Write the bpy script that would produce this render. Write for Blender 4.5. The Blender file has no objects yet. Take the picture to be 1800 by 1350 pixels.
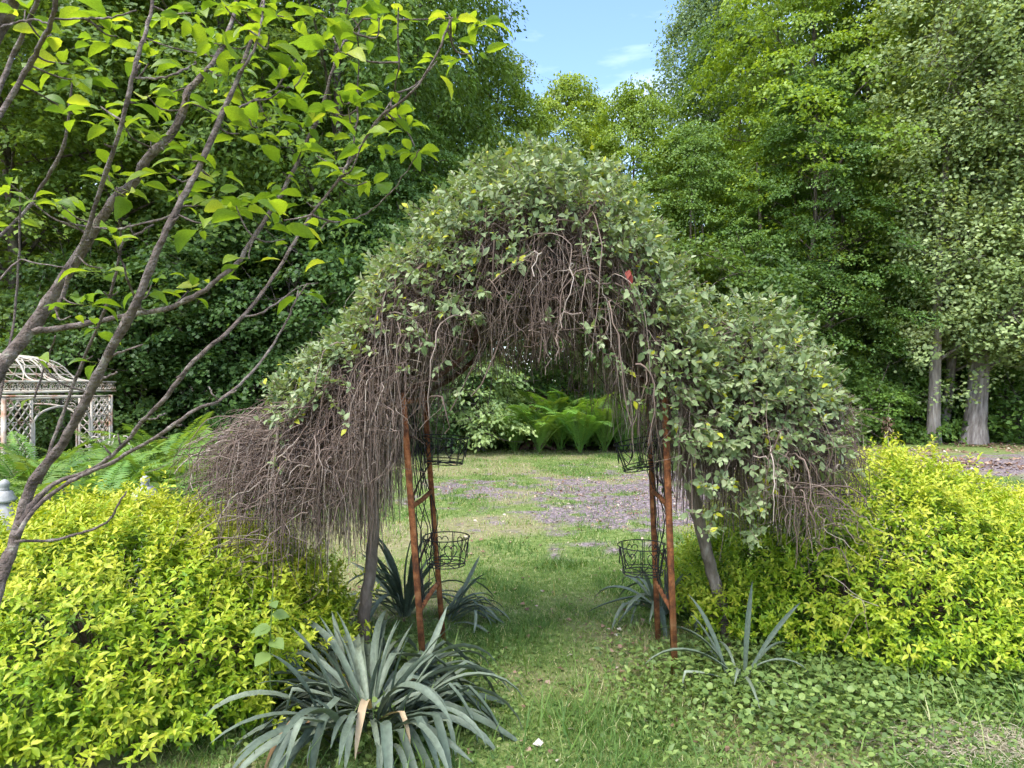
import bpy, math, random
import numpy as np
from mathutils import Vector, Matrix

# ------------------------------------------------------------------ camera, world, sun, exposure
S = bpy.context.scene
COL = S.collection
CH = 1.6                                   # eye height
FPX = 1200.0                               # focal length in pixels of an 1800 px wide frame (24 mm on 36 mm)
cam = bpy.data.cameras.new('camera'); camo = bpy.data.objects.new('camera', cam); COL.objects.link(camo)
camo.location = (0, 0, CH); camo.rotation_euler = (math.radians(90), 0, 0)
cam.lens = 24; cam.sensor_width = 36; cam.clip_start = 0.05; cam.clip_end = 2000
S.camera = camo

SUN_EL, SUN_AZ = math.radians(60), math.radians(-146)      # azimuth from +Y (into the picture), minus = left
w = bpy.data.worlds.new('World'); S.world = w; w.use_nodes = True
nt = w.node_tree; nt.nodes.clear()
sky = nt.nodes.new('ShaderNodeTexSky'); sky.sky_type = 'NISHITA'; sky.sun_disc = False
sky.sun_elevation = SUN_EL; sky.sun_rotation = SUN_AZ; sky.air_density = 1.0; sky.dust_density = 0.3; sky.ozone_density = 3.5
tc = nt.nodes.new('ShaderNodeTexCoord')
mp = nt.nodes.new('ShaderNodeMapping'); mp.inputs['Scale'].default_value = (1.1, 1.1, 4.5)
nz = nt.nodes.new('ShaderNodeTexNoise'); nz.inputs['Scale'].default_value = 2.3; nz.inputs['Detail'].default_value = 7; nz.inputs['Roughness'].default_value = .55
cr = nt.nodes.new('ShaderNodeValToRGB'); cr.color_ramp.elements[0].position = .40; cr.color_ramp.elements[1].position = .74
cr.color_ramp.elements[1].color = (.75, .75, .75, 1)
mx = nt.nodes.new('ShaderNodeMix'); mx.data_type = 'RGBA'; mx.inputs['B'].default_value = (6.0, 6.6, 7.6, 1)
bg = nt.nodes.new('ShaderNodeBackground'); bg.inputs['Strength'].default_value = 0.125
wo = nt.nodes.new('ShaderNodeOutputWorld')
L = nt.links.new
L(tc.outputs['Generated'], mp.inputs['Vector']); L(mp.outputs['Vector'], nz.inputs['Vector']); L(nz.outputs['Fac'], cr.inputs['Fac'])
L(cr.outputs['Color'], mx.inputs['Factor']); L(sky.outputs['Color'], mx.inputs['A']); L(mx.outputs['Result'], bg.inputs['Color']); L(bg.outputs['Background'], wo.inputs['Surface'])

sl = bpy.data.lights.new('sun', 'SUN'); sl.energy = 2.3; sl.angle = math.radians(42); sl.color = (1, .96, .88)
so = bpy.data.objects.new('sun', sl); COL.objects.link(so)
sd = Vector((math.sin(SUN_AZ) * math.cos(SUN_EL), math.cos(SUN_AZ) * math.cos(SUN_EL), math.sin(SUN_EL)))
so.rotation_euler = sd.to_track_quat('Z', 'Y').to_euler(); so.location = (0, 0, 30)

S.view_settings.view_transform = 'Standard'; S.view_settings.look = 'None'
S.view_settings.gamma = 1; S.view_settings.use_curve_mapping = False
S.view_settings.exposure = 1.78
c = S.cycles
c.use_denoising = True; c.use_adaptive_sampling = True; c.adaptive_threshold = .04; c.adaptive_min_samples = 16; c.max_bounces = 4; c.diffuse_bounces = 3; c.glossy_bounces = 2; c.transmission_bounces = 3
c.transparent_max_bounces = 4; c.caustics_reflective = False; c.caustics_refractive = False; c.sample_clamp_indirect = 6

# ------------------------------------------------------------------ helpers
rng = np.random.default_rng(7)
random.seed(5)
A = np.array


def P(px, py, d):
    return A([(px - 900.0) / FPX * d, d, CH - (py - 675.0) / FPX * d])


def Pv(px, py, d):
    px, py, d = np.broadcast_arrays(A(px, float), A(py, float), A(d, float))
    return np.stack([(px - 900.0) / FPX * d, d, CH - (py - 675.0) / FPX * d], -1)


def nrm(v):
    return v / np.maximum(np.linalg.norm(v, axis=-1, keepdims=True), 1e-9)


def mesh_arrays(name, verts, faces, v=None, mat=None, smooth=False):
    """verts (N,3); faces = list of int arrays (M,k); v = one float for each vertex"""
    me = bpy.data.meshes.new(name)
    verts = np.ascontiguousarray(verts, dtype=np.float32)
    faces = [np.asarray(f, dtype=np.int32) for f in faces if len(f)]
    loops = np.concatenate([f.ravel() for f in faces])
    tot = np.concatenate([np.full(len(f), f.shape[1], np.int32) for f in faces])
    start = np.concatenate([[0], np.cumsum(tot)[:-1]]).astype(np.int32)
    me.vertices.add(len(verts)); me.vertices.foreach_set('co', verts.ravel())
    me.loops.add(len(loops)); me.loops.foreach_set('vertex_index', loops)
    me.polygons.add(len(tot)); me.polygons.foreach_set('loop_start', start); me.polygons.foreach_set('loop_total', tot)
    if smooth:
        me.polygons.foreach_set('use_smooth', np.ones(len(tot), bool))
    if v is not None:
        at = me.attributes.new('v', 'FLOAT', 'POINT'); at.data.foreach_set('value', np.asarray(v, np.float32))
    me.update(calc_edges=True)
    if mat: me.materials.append(mat)
    return me


class Geo:
    def __init__(self): self.V = []; self.F = []; self.a = []; self.n = 0
    def add(self, verts, faces, v=0.5):
        verts = np.asarray(verts, float).reshape(-1, 3)
        self.V.append(verts)
        for f in faces: self.F.append(np.asarray(f, np.int64) + self.n)
        self.a.append(np.broadcast_to(np.asarray(v, float), (len(verts),)).copy()); self.n += len(verts); return self
    def mesh(self, name, mat, loc=(0, 0, 0), smooth=False):
        return mesh_arrays(name, np.concatenate(self.V) - A(loc), self.F, np.concatenate(self.a), mat, smooth)


def link(name, data, parent=None, loc=None):
    o = bpy.data.objects.new(name, data); COL.objects.link(o)
    if parent is not None: o.parent = parent
    if loc is not None: o.location = loc
    return o


def tag(o, label=None, cat=None, group=None, kind=None):
    if label: o['label'] = label
    if cat: o['category'] = cat
    if group: o['group'] = group
    if kind: o['kind'] = kind
    return o


def thing(name, label, cat, loc=(0, 0, 0), rz=0, group=None):
    o = bpy.data.objects.new(name, None); COL.objects.link(o)
    o.empty_display_size = .1; o.location = loc; o.rotation_euler = (0, 0, rz)
    return tag(o, label, cat, group)


def part(name, geo, mat, root, smooth=False, kind=None):
    """geometry in world coordinates under an unrotated root"""
    o = link(name, geo.mesh(name, mat, root.location, smooth), root)
    if kind: o['kind'] = kind
    return o


def subpart(name, geo, mat, prt, root, smooth=False):
    return link(name, geo.mesh(name, mat, root.location, smooth), prt)


def tubes(g, pts, rad, sides=5, v=0.5, cap=False):
    """pts (N,k,3), rad (N,k) or (k,)"""
    pts = np.asarray(pts, float)
    if pts.ndim == 2: pts = pts[None]
    N, k, _ = pts.shape
    rad = np.broadcast_to(np.asarray(rad, float), (N, k))
    T = np.gradient(pts, axis=1); T = nrm(T)
    ref = np.zeros_like(T); mean = nrm(pts[:, -1] - pts[:, 0])
    r0 = np.where(np.abs(mean[:, 2:3]) > .8, A([[1., 0.13, 0]]), A([[0.07, 0.05, 1.]]))
    ref[:] = r0[:, None, :]
    X = nrm(np.cross(T, ref)); Y = np.cross(T, X)
    a = np.arange(sides) / sides * 2 * math.pi
    ring = X[:, :, None, :] * np.cos(a)[None, None, :, None] + Y[:, :, None, :] * np.sin(a)[None, None, :, None]
    V = pts[:, :, None, :] + ring * rad[:, :, None, None]
    idx = np.arange(N * k * sides).reshape(N, k, sides)
    q = np.stack([idx[:, :-1, :], np.roll(idx, -1, 2)[:, :-1, :], np.roll(idx, -1, 2)[:, 1:, :], idx[:, 1:, :]], -1).reshape(-1, 4)
    F = [q]
    if cap:
        F += [idx[:, 0, ::-1].reshape(N, sides), idx[:, -1, :].reshape(N, sides)]
    vv = np.asarray(v, float)
    if vv.ndim == 1 and len(vv) == N: vv = np.repeat(vv, k * sides)
    g.add(V.reshape(-1, 3), F, vv); return g


def smooth_path(pts, n):
    """Catmull-Rom through pts (m, c) -> (n, c)"""
    p = np.asarray(pts, float); p = np.vstack([2 * p[0] - p[1], p, 2 * p[-1] - p[-2]])
    m = len(p) - 3; t = np.linspace(0, m - 1e-6, n); i = t.astype(int); f = (t - i)[:, None]
    a, b, c_, d = p[i], p[i + 1], p[i + 2], p[i + 3]
    return .5 * ((2 * b) + (-a + c_) * f + (2 * a - 5 * b + 4 * c_ - d) * f ** 2 + (-a + 3 * b - 3 * c_ + d) * f ** 3)


def bez(a, b, c_, d, k):
    t = np.linspace(0, 1, k)[None, :, None]
    a, b, c_, d = [np.asarray(x)[:, None, :] for x in (a, b, c_, d)]
    return a * (1 - t) ** 3 + 3 * b * t * (1 - t) ** 2 + 3 * c_ * t * t * (1 - t) + d * t ** 3


def box(g, p0, p1, wx, wy, v=.5, up=(0, 1, 0)):
    """square bar from p0 to p1"""
    p0, p1 = A(p0, float), A(p1, float); t = nrm(p1 - p0)
    x = nrm(np.cross(t, A(up, float))); y = np.cross(x, t)
    V = [p + x * sx * wx / 2 + y * sy * wy / 2 for p in (p0, p1) for sx, sy in ((-1, -1), (1, -1), (1, 1), (-1, 1))]
    g.add(V, [[[0, 1, 2, 3][::-1], [4, 5, 6, 7], [0, 1, 5, 4], [1, 2, 6, 5], [2, 3, 7, 6], [3, 0, 4, 7]]], v); return g


def frames(dirn, up):
    y = nrm(dirn); x = nrm(np.cross(y, up)); z = np.cross(x, y)
    return x, y, z


def scatter(g, T, loc, dirn, nor, wid, lng, v):
    """T=(verts,faces): template with y along the leaf, unit length, x unit half width"""
    TV, TF = T; N = len(loc); k = len(TV)
    x, y, z = frames(dirn, nor)
    wid = np.broadcast_to(wid, (N,))[:, None, None]; lng = np.broadcast_to(lng, (N,))[:, None, None]
    V = loc[:, None, :] + x[:, None, :] * TV[None, :, 0:1] * wid + y[:, None, :] * TV[None, :, 1:2] * lng + z[:, None, :] * TV[None, :, 2:3] * lng
    off = (np.arange(N) * k)[:, None, None]
    F = [(np.asarray(f)[None] + off).reshape(-1, np.asarray(f).shape[1]) for f in TF]
    g.add(V.reshape(-1, 3), F, np.repeat(np.broadcast_to(v, (N,)), k)); return g


RHOMB = (A([[0, 0, 0], [1, .45, .05], [0, 1, -.06], [-1, .45, .05]]), [A([[0, 1, 2, 3]])])
LEAF5 = (A([[0, 0, 0], [1, .42, .10], [0, 1, -.14], [-1, .42, .10], [0, .5, .0]]), [A([[0, 1, 4], [4, 1, 2], [0, 4, 3], [4, 2, 3]])])
ROUND = (A([[0, 0, 0], [.75, .08, .06], [1, .5, .1], [.62, .88, .03], [0, 1, -.08], [-.62, .88, .03], [-1, .5, .1], [-.75, .08, .06], [0, .45, 0]]),
         [A([[0, 1, 8], [1, 2, 8], [2, 3, 8], [3, 4, 8], [4, 5, 8], [5, 6, 8], [6, 7, 8], [7, 0, 8]])])
LANCE = (A([[0, 0, 0], [.75, .25, .07], [1, .48, .06], [.55, .78, -.02], [0, 1, -.13], [-.55, .78, -.02], [-1, .48, .06], [-.75, .25, .07], [0, .3, .0], [0, .7, -.05]]),
         [A([[0, 1, 8], [4, 5, 9], [0, 8, 7], [4, 9, 3]]), A([[8, 1, 2, 9], [8, 9, 6, 7]]), A([[2, 3, 9], [9, 5, 6]])])

_lat = rng.random((256, 256))


def vnoise(x, y):
    xi = np.floor(x).astype(int); yi = np.floor(y).astype(int); fx = x - xi; fy = y - yi
    fx = fx * fx * (3 - 2 * fx); fy = fy * fy * (3 - 2 * fy)
    g = lambda i, j: _lat[i % 256, j % 256]
    return (g(xi, yi) * (1 - fx) + g(xi + 1, yi) * fx) * (1 - fy) + (g(xi, yi + 1) * (1 - fx) + g(xi + 1, yi + 1) * fx) * fy


def fbm(x, y, o=4):
    s = 0; a = .5
    for i in range(o):
        s = s + a * vnoise(x * 2 ** i + 17 * i, y * 2 ** i + 31 * i); a *= .5
    return s / (1 - .5 ** o)


def rand_dirs(n):
    v = rng.normal(size=(n, 3)); return nrm(v)


# ------------------------------------------------------------------ materials
def new_mat(name):
    m = bpy.data.materials.new(name); m.use_nodes = True; t = m.node_tree; t.nodes.clear()
    return m, t, t.nodes.new, t.links.new


def ramp(node, stops):
    e = node.color_ramp.elements
    while len(e) > 1: e.remove(e[-1])
    e[0].position = stops[0][0]; e[0].color = (*stops[0][1], 1)
    for p, c_ in stops[1:]:
        x = e.new(p); x.color = (*c_, 1)


def leaf_mat(name, stops, trans=.35, rough=.5, spec=.4, tcol=(1.5, 1.35, .5), objcol=False, vein=False):
    m, t, N, K = new_mat(name)
    at = N('ShaderNodeAttribute'); at.attribute_name = 'v'
    r = N('ShaderNodeValToRGB'); ramp(r, stops); K(at.outputs['Fac'], r.inputs['Fac'])
    col = r.outputs['Color']
    if vein:
        # fine mottling on the blade
        tcn = N('ShaderNodeTexCoord'); no = N('ShaderNodeTexNoise'); no.inputs['Scale'].default_value = 28; no.inputs['Detail'].default_value = 3
        K(tcn.outputs['Object'], no.inputs['Vector'])
        mr = N('ShaderNodeMapRange'); mr.inputs['From Min'].default_value = .3; mr.inputs['From Max'].default_value = .7; mr.inputs['To Min'].default_value = .78; mr.inputs['To Max'].default_value = 1.2
        K(no.outputs['Fac'], mr.inputs['Value'])
        mm = N('ShaderNodeMix'); mm.data_type = 'RGBA'; mm.blend_type = 'MULTIPLY'; mm.inputs['Factor'].default_value = 1
        K(col, mm.inputs['A']); K(mr.outputs['Result'], mm.inputs['B']); col = mm.outputs['Result']
    if objcol:
        oi = N('ShaderNodeObjectInfo'); m2 = N('ShaderNodeMix'); m2.data_type = 'RGBA'; m2.blend_type = 'MULTIPLY'; m2.inputs['Factor'].default_value = 1
        K(col, m2.inputs['A']); K(oi.outputs['Color'], m2.inputs['B']); col = m2.outputs['Result']
    p = N('ShaderNodeBsdfPrincipled'); p.inputs['Roughness'].default_value = rough; p.inputs['Specular IOR Level'].default_value = spec
    K(col, p.inputs['Base Color'])
    tr = N('ShaderNodeBsdfTranslucent'); m3 = N('ShaderNodeMix'); m3.data_type = 'RGBA'; m3.blend_type = 'MULTIPLY'; m3.inputs['Factor'].default_value = 1
    m3.inputs['B'].default_value = (*tcol, 1); K(col, m3.inputs['A']); K(m3.outputs['Result'], tr.inputs['Color'])
    ms = N('ShaderNodeMixShader'); ms.inputs['Fac'].default_value = trans
    K(p.outputs['BSDF'], ms.inputs[1]); K(tr.outputs['BSDF'], ms.inputs[2])
    o = N('ShaderNodeOutputMaterial'); K(ms.outputs['Shader'], o.inputs['Surface'])
    return m


def rough_mat(name, stops, scale=8, rough=.85, bump=.4, detail=6, stretch=(1, 1, 1), spec=.3, metallic=0, bscale=None):
    m, t, N, K = new_mat(name)
    tcn = N('ShaderNodeTexCoord'); mpn = N('ShaderNodeMapping'); mpn.inputs['Scale'].default_value = stretch
    K(tcn.outputs['Object'], mpn.inputs['Vector'])
    no = N('ShaderNodeTexNoise'); no.inputs['Scale'].default_value = scale; no.inputs['Detail'].default_value = detail; no.inputs['Roughness'].default_value = .6
    K(mpn.outputs['Vector'], no.inputs['Vector'])
    r = N('ShaderNodeValToRGB'); ramp(r, stops); K(no.outputs['Fac'], r.inputs['Fac'])
    p = N('ShaderNodeBsdfPrincipled'); p.inputs['Roughness'].default_value = rough; p.inputs['Specular IOR Level'].default_value = spec; p.inputs['Metallic'].default_value = metallic
    K(r.outputs['Color'], p.inputs['Base Color'])
    n2 = N('ShaderNodeTexNoise'); n2.inputs['Scale'].default_value = bscale or scale * 3; n2.inputs['Detail'].default_value = 5
    K(mpn.outputs['Vector'], n2.inputs['Vector'])
    b = N('ShaderNodeBump'); b.inputs['Strength'].default_value = bump; b.inputs['Distance'].default_value = .02
    K(n2.outputs['Fac'], b.inputs['Height']); K(b.outputs['Normal'], p.inputs['Normal'])
    o = N('ShaderNodeOutputMaterial'); K(p.outputs['BSDF'], o.inputs['Surface'])
    return m


def attr_mat(name, stops, rough=.8, spec=.3):
    m, t, N, K = new_mat(name)
    at = N('ShaderNodeAttribute'); at.attribute_name = 'v'
    r = N('ShaderNodeValToRGB'); ramp(r, stops); K(at.outputs['Fac'], r.inputs['Fac'])
    p = N('ShaderNodeBsdfPrincipled'); p.inputs['Roughness'].default_value = rough; p.inputs['Specular IOR Level'].default_value = spec
    K(r.outputs['Color'], p.inputs['Base Color']); o = N('ShaderNodeOutputMaterial'); K(p.outputs['BSDF'], o.inputs['Surface'])
    return m


M = {}
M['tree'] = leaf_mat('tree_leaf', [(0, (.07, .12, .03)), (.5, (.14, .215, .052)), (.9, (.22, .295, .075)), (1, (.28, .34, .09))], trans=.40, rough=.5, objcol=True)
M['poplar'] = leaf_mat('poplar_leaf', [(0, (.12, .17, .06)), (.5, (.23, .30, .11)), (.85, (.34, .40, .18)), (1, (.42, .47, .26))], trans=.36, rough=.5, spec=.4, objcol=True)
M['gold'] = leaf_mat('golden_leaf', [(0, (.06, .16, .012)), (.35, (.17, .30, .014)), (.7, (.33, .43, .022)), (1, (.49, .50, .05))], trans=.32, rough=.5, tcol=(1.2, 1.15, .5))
M['willow'] = leaf_mat('willow_leaf', [(0, (.11, .17, .06)), (.4, (.21, .27, .12)), (.75, (.32, .37, .19)), (.93, (.42, .45, .27)), (1, (.42, .42, .03))], trans=.3, rough=.55, tcol=(1.2, 1.2, .5))
M['cherry'] = leaf_mat('orchard_leaf', [(0, (.09, .17, .04)), (.4, (.17, .26, .025)), (.8, (.26, .34, .04)), (1, (.38, .42, .06))], trans=.52, rough=.45, tcol=(1.45, 1.4, .45), vein=True)
M['fern'] = leaf_mat('fern_leaf', [(0, (.07, .15, .03)), (.6, (.15, .27, .055)), (1, (.27, .38, .07))], trans=.4, rough=.55, objcol=True)
M['yucca'] = leaf_mat('yucca_leaf', [(0, (.05, .075, .05)), (.5, (.115, .145, .10)), (1, (.205, .24, .17))], trans=.08, rough=.55, spec=.35, tcol=(1, 1.1, .7), vein=True)
M['yucca_dry'] = leaf_mat('dry_yucca_leaf', [(0, (.30, .16, .07)), (1, (.48, .36, .22))], trans=.1, rough=.8)
M['grass'] = leaf_mat('grass_blade', [(0, (.065, .145, .025)), (.5, (.155, .26, .05)), (.8, (.28, .35, .11)), (1, (.56, .49, .30))], trans=.35, rough=.6)
M['ivy'] = leaf_mat('ivy_leaf', [(0, (.08, .14, .035)), (.6, (.17, .25, .065)), (1, (.28, .36, .10))], trans=.3, rough=.5)
M['litter'] = leaf_mat('dead_leaf', [(0, (.10, .05, .035)), (.5, (.24, .14, .09)), (.85, (.36, .24, .17)), (1, (.55, .48, .40))], trans=.1, rough=.85, tcol=(1, .9, .8))
M['straw'] = leaf_mat('straw', [(0, (.30, .25, .16)), (1, (.52, .46, .33))], trans=.2, rough=.8, tcol=(1, 1, .8))
M['stone'] = attr_mat('gravel_stone', [(0, (.10, .075, .078)), (.5, (.20, .16, .175)), (1, (.36, .30, .31))], rough=.9)
M['twig'] = attr_mat('dead_twig', [(0, (.055, .036, .028)), (.5, (.15, .103, .082)), (.85, (.26, .195, .16)), (1, (.38, .31, .26))], rough=.85)
M['bark'] = rough_mat('bark', [(.3, (.05, .04, .032)), (.55, (.13, .105, .085)), (.75, (.22, .19, .16))], 7, stretch=(1, 1, .25), bump=.9)
M['pbark'] = rough_mat('poplar_bark', [(.3, (.10, .08, .07)), (.5, (.24, .20, .18)), (.72, (.40, .36, .33))], 9, stretch=(1.6, 1.6, .22), bump=1.0)
M['cbark'] = rough_mat('orchard_bark', [(.3, (.05, .036, .030)), (.48, (.12, .088, .075)), (.62, (.20, .16, .14)), (.72, (.30, .29, .22))], 26, bump=.8, bscale=90)
M['wbark'] = rough_mat('willow_bark', [(.3, (.10, .075, .055)), (.55, (.23, .175, .14)), (.75, (.36, .30, .25))], 18, stretch=(1, 1, .4), bump=.8)
M['dark_rust'] = rough_mat('dark_rusty_steel', [(.3, (.02, .012, .009)), (.6, (.07, .032, .02)), (.8, (.14, .06, .03))], 22, rough=.9, bump=.35, bscale=140)
M['rust'] = rough_mat('rusty_steel', [(.28, (.07, .030, .018)), (.43, (.17, .060, .026)), (.56, (.32, .115, .042)), (.72, (.44, .21, .10))], 22, rough=.9, bump=.35, bscale=140)
M['wire'] = rough_mat('black_wire', [(.3, (.008, .008, .010)), (.7, (.03, .028, .028))], 30, rough=.6, bump=.2)
M['white_iron'] = rough_mat('white_rusted_iron', [(.28, (.24, .09, .035)), (.38, (.42, .28, .20)), (.46, (.46, .40, .32)), (.75, (.58, .53, .45))], 4.5, rough=.7, bump=.2)
M['white_paint'] = rough_mat('weathered_white_paint', [(.3, (.20, .20, .19)), (.5, (.34, .33, .32)), (.75, (.46, .45, .44))], 9, rough=.6, bump=.2)
M['maroon'] = rough_mat('maroon_plastic', [(.3, (.020, .006, .012)), (.7, (.05, .016, .03))], 8, rough=.45, bump=.1)
M['rock'] = rough_mat('pale_rock', [(.3, (.38, .37, .38)), (.7, (.66, .65, .66))], 6, rough=.9, bump=.6)
M['stump'] = rough_mat('rotten_wood', [(.3, (.05, .028, .022)), (.6, (.17, .10, .085)), (.8, (.30, .21, .19))], 9, rough=.95, bump=1)
M['red'] = leaf_mat('red_leaf', [(0, (.30, .03, .025)), (1, (.45, .10, .06))], trans=.25, rough=.6, tcol=(1.3, .6, .5))


# ------------------------------------------------------------------ ground
def gravel_mask(x, y):
    # drive of worn gravel: an oblong beyond the arch that runs off to the right
    e = np.sqrt(((x - 4.0) / 4.9) ** 2 + ((y - 9.7) / 3.0) ** 2)
    drive = np.abs(y - (12.8 + .16 * (x - 6))) / 1.9 + np.clip((5.0 - x) / 2.0, 0, 9)
    m = np.minimum(e, drive) + (fbm(x * .9 + 5, y * .9, 4) - .5) * 1.0 + (fbm(x * 5, y * 5 + 9, 2) - .5) * 1.3
    return np.clip((1.02 - m) / .34, 0, 1)


def dry_mask(x, y):
    return np.clip((fbm(x * .8 + 40, y * .8 + 3, 4) - .47) / .14, 0, 1)


def wood_mask(x, y):
    edge = 16.2 + 1.4 * np.clip((x - 5) / 6, 0, 1) + (fbm(x * .4, y * .4) - .5) * 1.5
    left = np.clip((-x - 3.6 + .12 * (y - 6)) / .8, 0, 1) * np.clip((y - 4) / 1.5, 0, 1)
    return np.clip(np.maximum((y - edge) / .8, left), 0, 1)


def ground_z(x, y):
    return (fbm(x * .7, y * .7, 3) - .5) * .05 * np.clip(y / 3, 0, 1)


ax = np.unique(np.concatenate([np.linspace(-400, -30, 14), np.linspace(-30, -5, 40), np.linspace(-5, 7, 170), np.linspace(7, 16, 70), np.linspace(16, 40, 30), np.linspace(40, 400, 14)]))
ay = np.unique(np.concatenate([np.linspace(-300, -4, 12), np.linspace(-4, 2, 20), np.linspace(2, 18, 230), np.linspace(18, 40, 50), np.linspace(40, 600, 16)]))
gx, gy = np.meshgrid(ax, ay, indexing='ij'); nx, ny = gx.shape
gv = np.stack([gx, gy, ground_z(gx, gy)], -1).reshape(-1, 3)
ii = np.arange(nx * ny).reshape(nx, ny)
gf = np.stack([ii[:-1, :-1], ii[1:, :-1], ii[1:, 1:], ii[:-1, 1:]], -1).reshape(-1, 4)


def ground_material():
    m, t, N, K = new_mat('ground')
    def at(n):
        a = N('ShaderNodeAttribute'); a.attribute_name = n; return a.outputs['Fac']
    tcn = N('ShaderNodeTexCoord')
    def noise(s, d=6):
        n = N('ShaderNodeTexNoise'); n.inputs['Scale'].default_value = s; n.inputs['Detail'].default_value = d; n.inputs['Roughness'].default_value = .65
        K(tcn.outputs['Object'], n.inputs['Vector']); return n.outputs['Fac']
    def rmp(src, st):
        r = N('ShaderNodeValToRGB'); ramp(r, st); K(src, r.inputs['Fac']); return r.outputs['Color']
    def mix(f, a, b):
        x = N('ShaderNodeMix'); x.data_type = 'RGBA'; K(f, x.inputs['Factor']); K(a, x.inputs['A']); K(b, x.inputs['B']); return x.outputs['Result']
    turf = rmp(noise(14, 8), [(.3, (.06, .09, .025)), (.5, (.14, .19, .05)), (.62, (.22, .26, .09)), (.75, (.36, .31, .18))])
    dry = rmp(noise(20, 8), [(.3, (.12, .12, .05)), (.5, (.25, .21, .12)), (.7, (.38, .31, .21))])
    vo = N('ShaderNodeTexVoronoi'); vo.inputs['Scale'].default_value = 34; K(tcn.outputs['Object'], vo.inputs['Vector'])
    sep = N('ShaderNodeSeparateColor'); K(vo.outputs['Color'], sep.inputs['Color'])
    grav = rmp(sep.outputs['Red'], [(0, (.085, .062, .06)), (.5, (.17, .135, .145)), (.85, (.26, .21, .225)), (1, (.38, .29, .23))])
    lit = rmp(noise(18, 8), [(.3, (.035, .025, .018)), (.5, (.09, .062, .045)), (.7, (.18, .125, .10))])
    d2 = N('ShaderNodeMath'); d2.operation = 'MULTIPLY'; d2.inputs[1].default_value = .75; K(at('dry'), d2.inputs[0])
    colr = mix(at('gravel'), mix(d2.outputs[0], turf, dry), grav)
    colr = mix(at('wood'), colr, lit)
    p = N('ShaderNodeBsdfPrincipled'); p.inputs['Roughness'].default_value = .95; p.inputs['Specular IOR Level'].default_value = .15
    K(colr, p.inputs['Base Color'])
    b = N('ShaderNodeBump'); b.inputs['Strength'].default_value = .7; b.inputs['Distance'].default_value = .03; K(noise(45, 6), b.inputs['Height']); K(b.outputs['Normal'], p.inputs['Normal'])
    o = N('ShaderNodeOutputMaterial'); K(p.outputs['BSDF'], o.inputs['Surface'])
    return m


gm = mesh_arrays('ground', gv, [gf], None, ground_material(), True)
for nme, arr in (('gravel', gravel_mask(gx, gy)), ('dry', dry_mask(gx, gy)), ('wood', wood_mask(gx, gy))):
    a_ = gm.attributes.new(nme, 'FLOAT', 'POINT'); a_.data.foreach_set('value', arr.ravel().astype(np.float32))
tag(link('ground', gm), kind='structure')

# --- grass blades
BLADE = (A([[-1, 0, 0], [1, 0, 0], [.8, .5, -.06], [-.8, .5, -.06], [0, 1, -.3]]), [A([[0, 1, 2, 3]]), A([[3, 2, 4]])])
TRI = (A([[-1, 0, 0], [1, 0, 0], [0, 1, -.15]]), [A([[0, 1, 2]])])


def ground_pts(n, x0, x1, y0, y1, power=1.0):
    y = y0 + (y1 - y0) * rng.random(n) ** power
    x = rng.uniform(x0, x1, n)
    return x, y


def blades(n, x0, x1, y0, y1, T, hmin, hmax, wd, power, keepgravel=.06, lush=0.0):
    x, y = ground_pts(n, x0, x1, y0, y1, power)
    g_, dr, wd_ = gravel_mask(x, y), dry_mask(x, y), wood_mask(x, y)
    keep = rng.random(n) < (1 - g_ * (1 - keepgravel)) * (1 - .45 * dr) * (1 - wd_)
    x, y, dr = x[keep], y[keep], dr[keep]; n = len(x)
    tuft = np.clip((fbm(x * 2.3 + 3, y * 2.3, 3) - .45) / .2, 0, 1)
    h = rng.uniform(hmin, hmax, n) * (.6 + .8 * tuft)
    a = rng.uniform(0, 2 * math.pi, n); lean = rng.uniform(.15, 1.1, n)
    dirn = np.stack([np.cos(a) * lean, np.sin(a) * lean, np.ones(n)], -1)
    nor = np.stack([-np.cos(a), -np.sin(a), lean], -1) + rng.normal(0, .3, (n, 3))
    loc = np.stack([x, y, ground_z(x, y) - .004], -1)
    v = np.clip(.30 + .33 * dr + rng.normal(0, .17, n) + .15 * (fbm(x * 1.1, y * 1.1 + 60, 3) - .5) * 2 - .15 * tuft, 0, 1)
    dead = rng.random(n) < .06 + .15 * dr; v[dead] = rng.uniform(.85, 1, dead.sum())
    g = Geo(); scatter(g, T, loc, dirn, nor, wd * rng.uniform(.7, 1.3, n), h, v); return g


g = blades(190000, -1.7, 3.6, 2.0, 6.2, BLADE, .025, .06, .0021, 1.15)
tag(link('lawn_grass', g.mesh('lawn_grass', M['grass'])), 'short patchy lawn grass running under the arch', 'grass', kind='stuff')
g = blades(150000, -4.2, 8.5, 6.0, 17.0, TRI, .03, .07, .0050, 1.1, .22)
tag(link('lawn_grass', g.mesh('lawn_grass', M['grass'])), 'lawn around the worn gravel beyond the arch', 'grass', kind='stuff')

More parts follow.
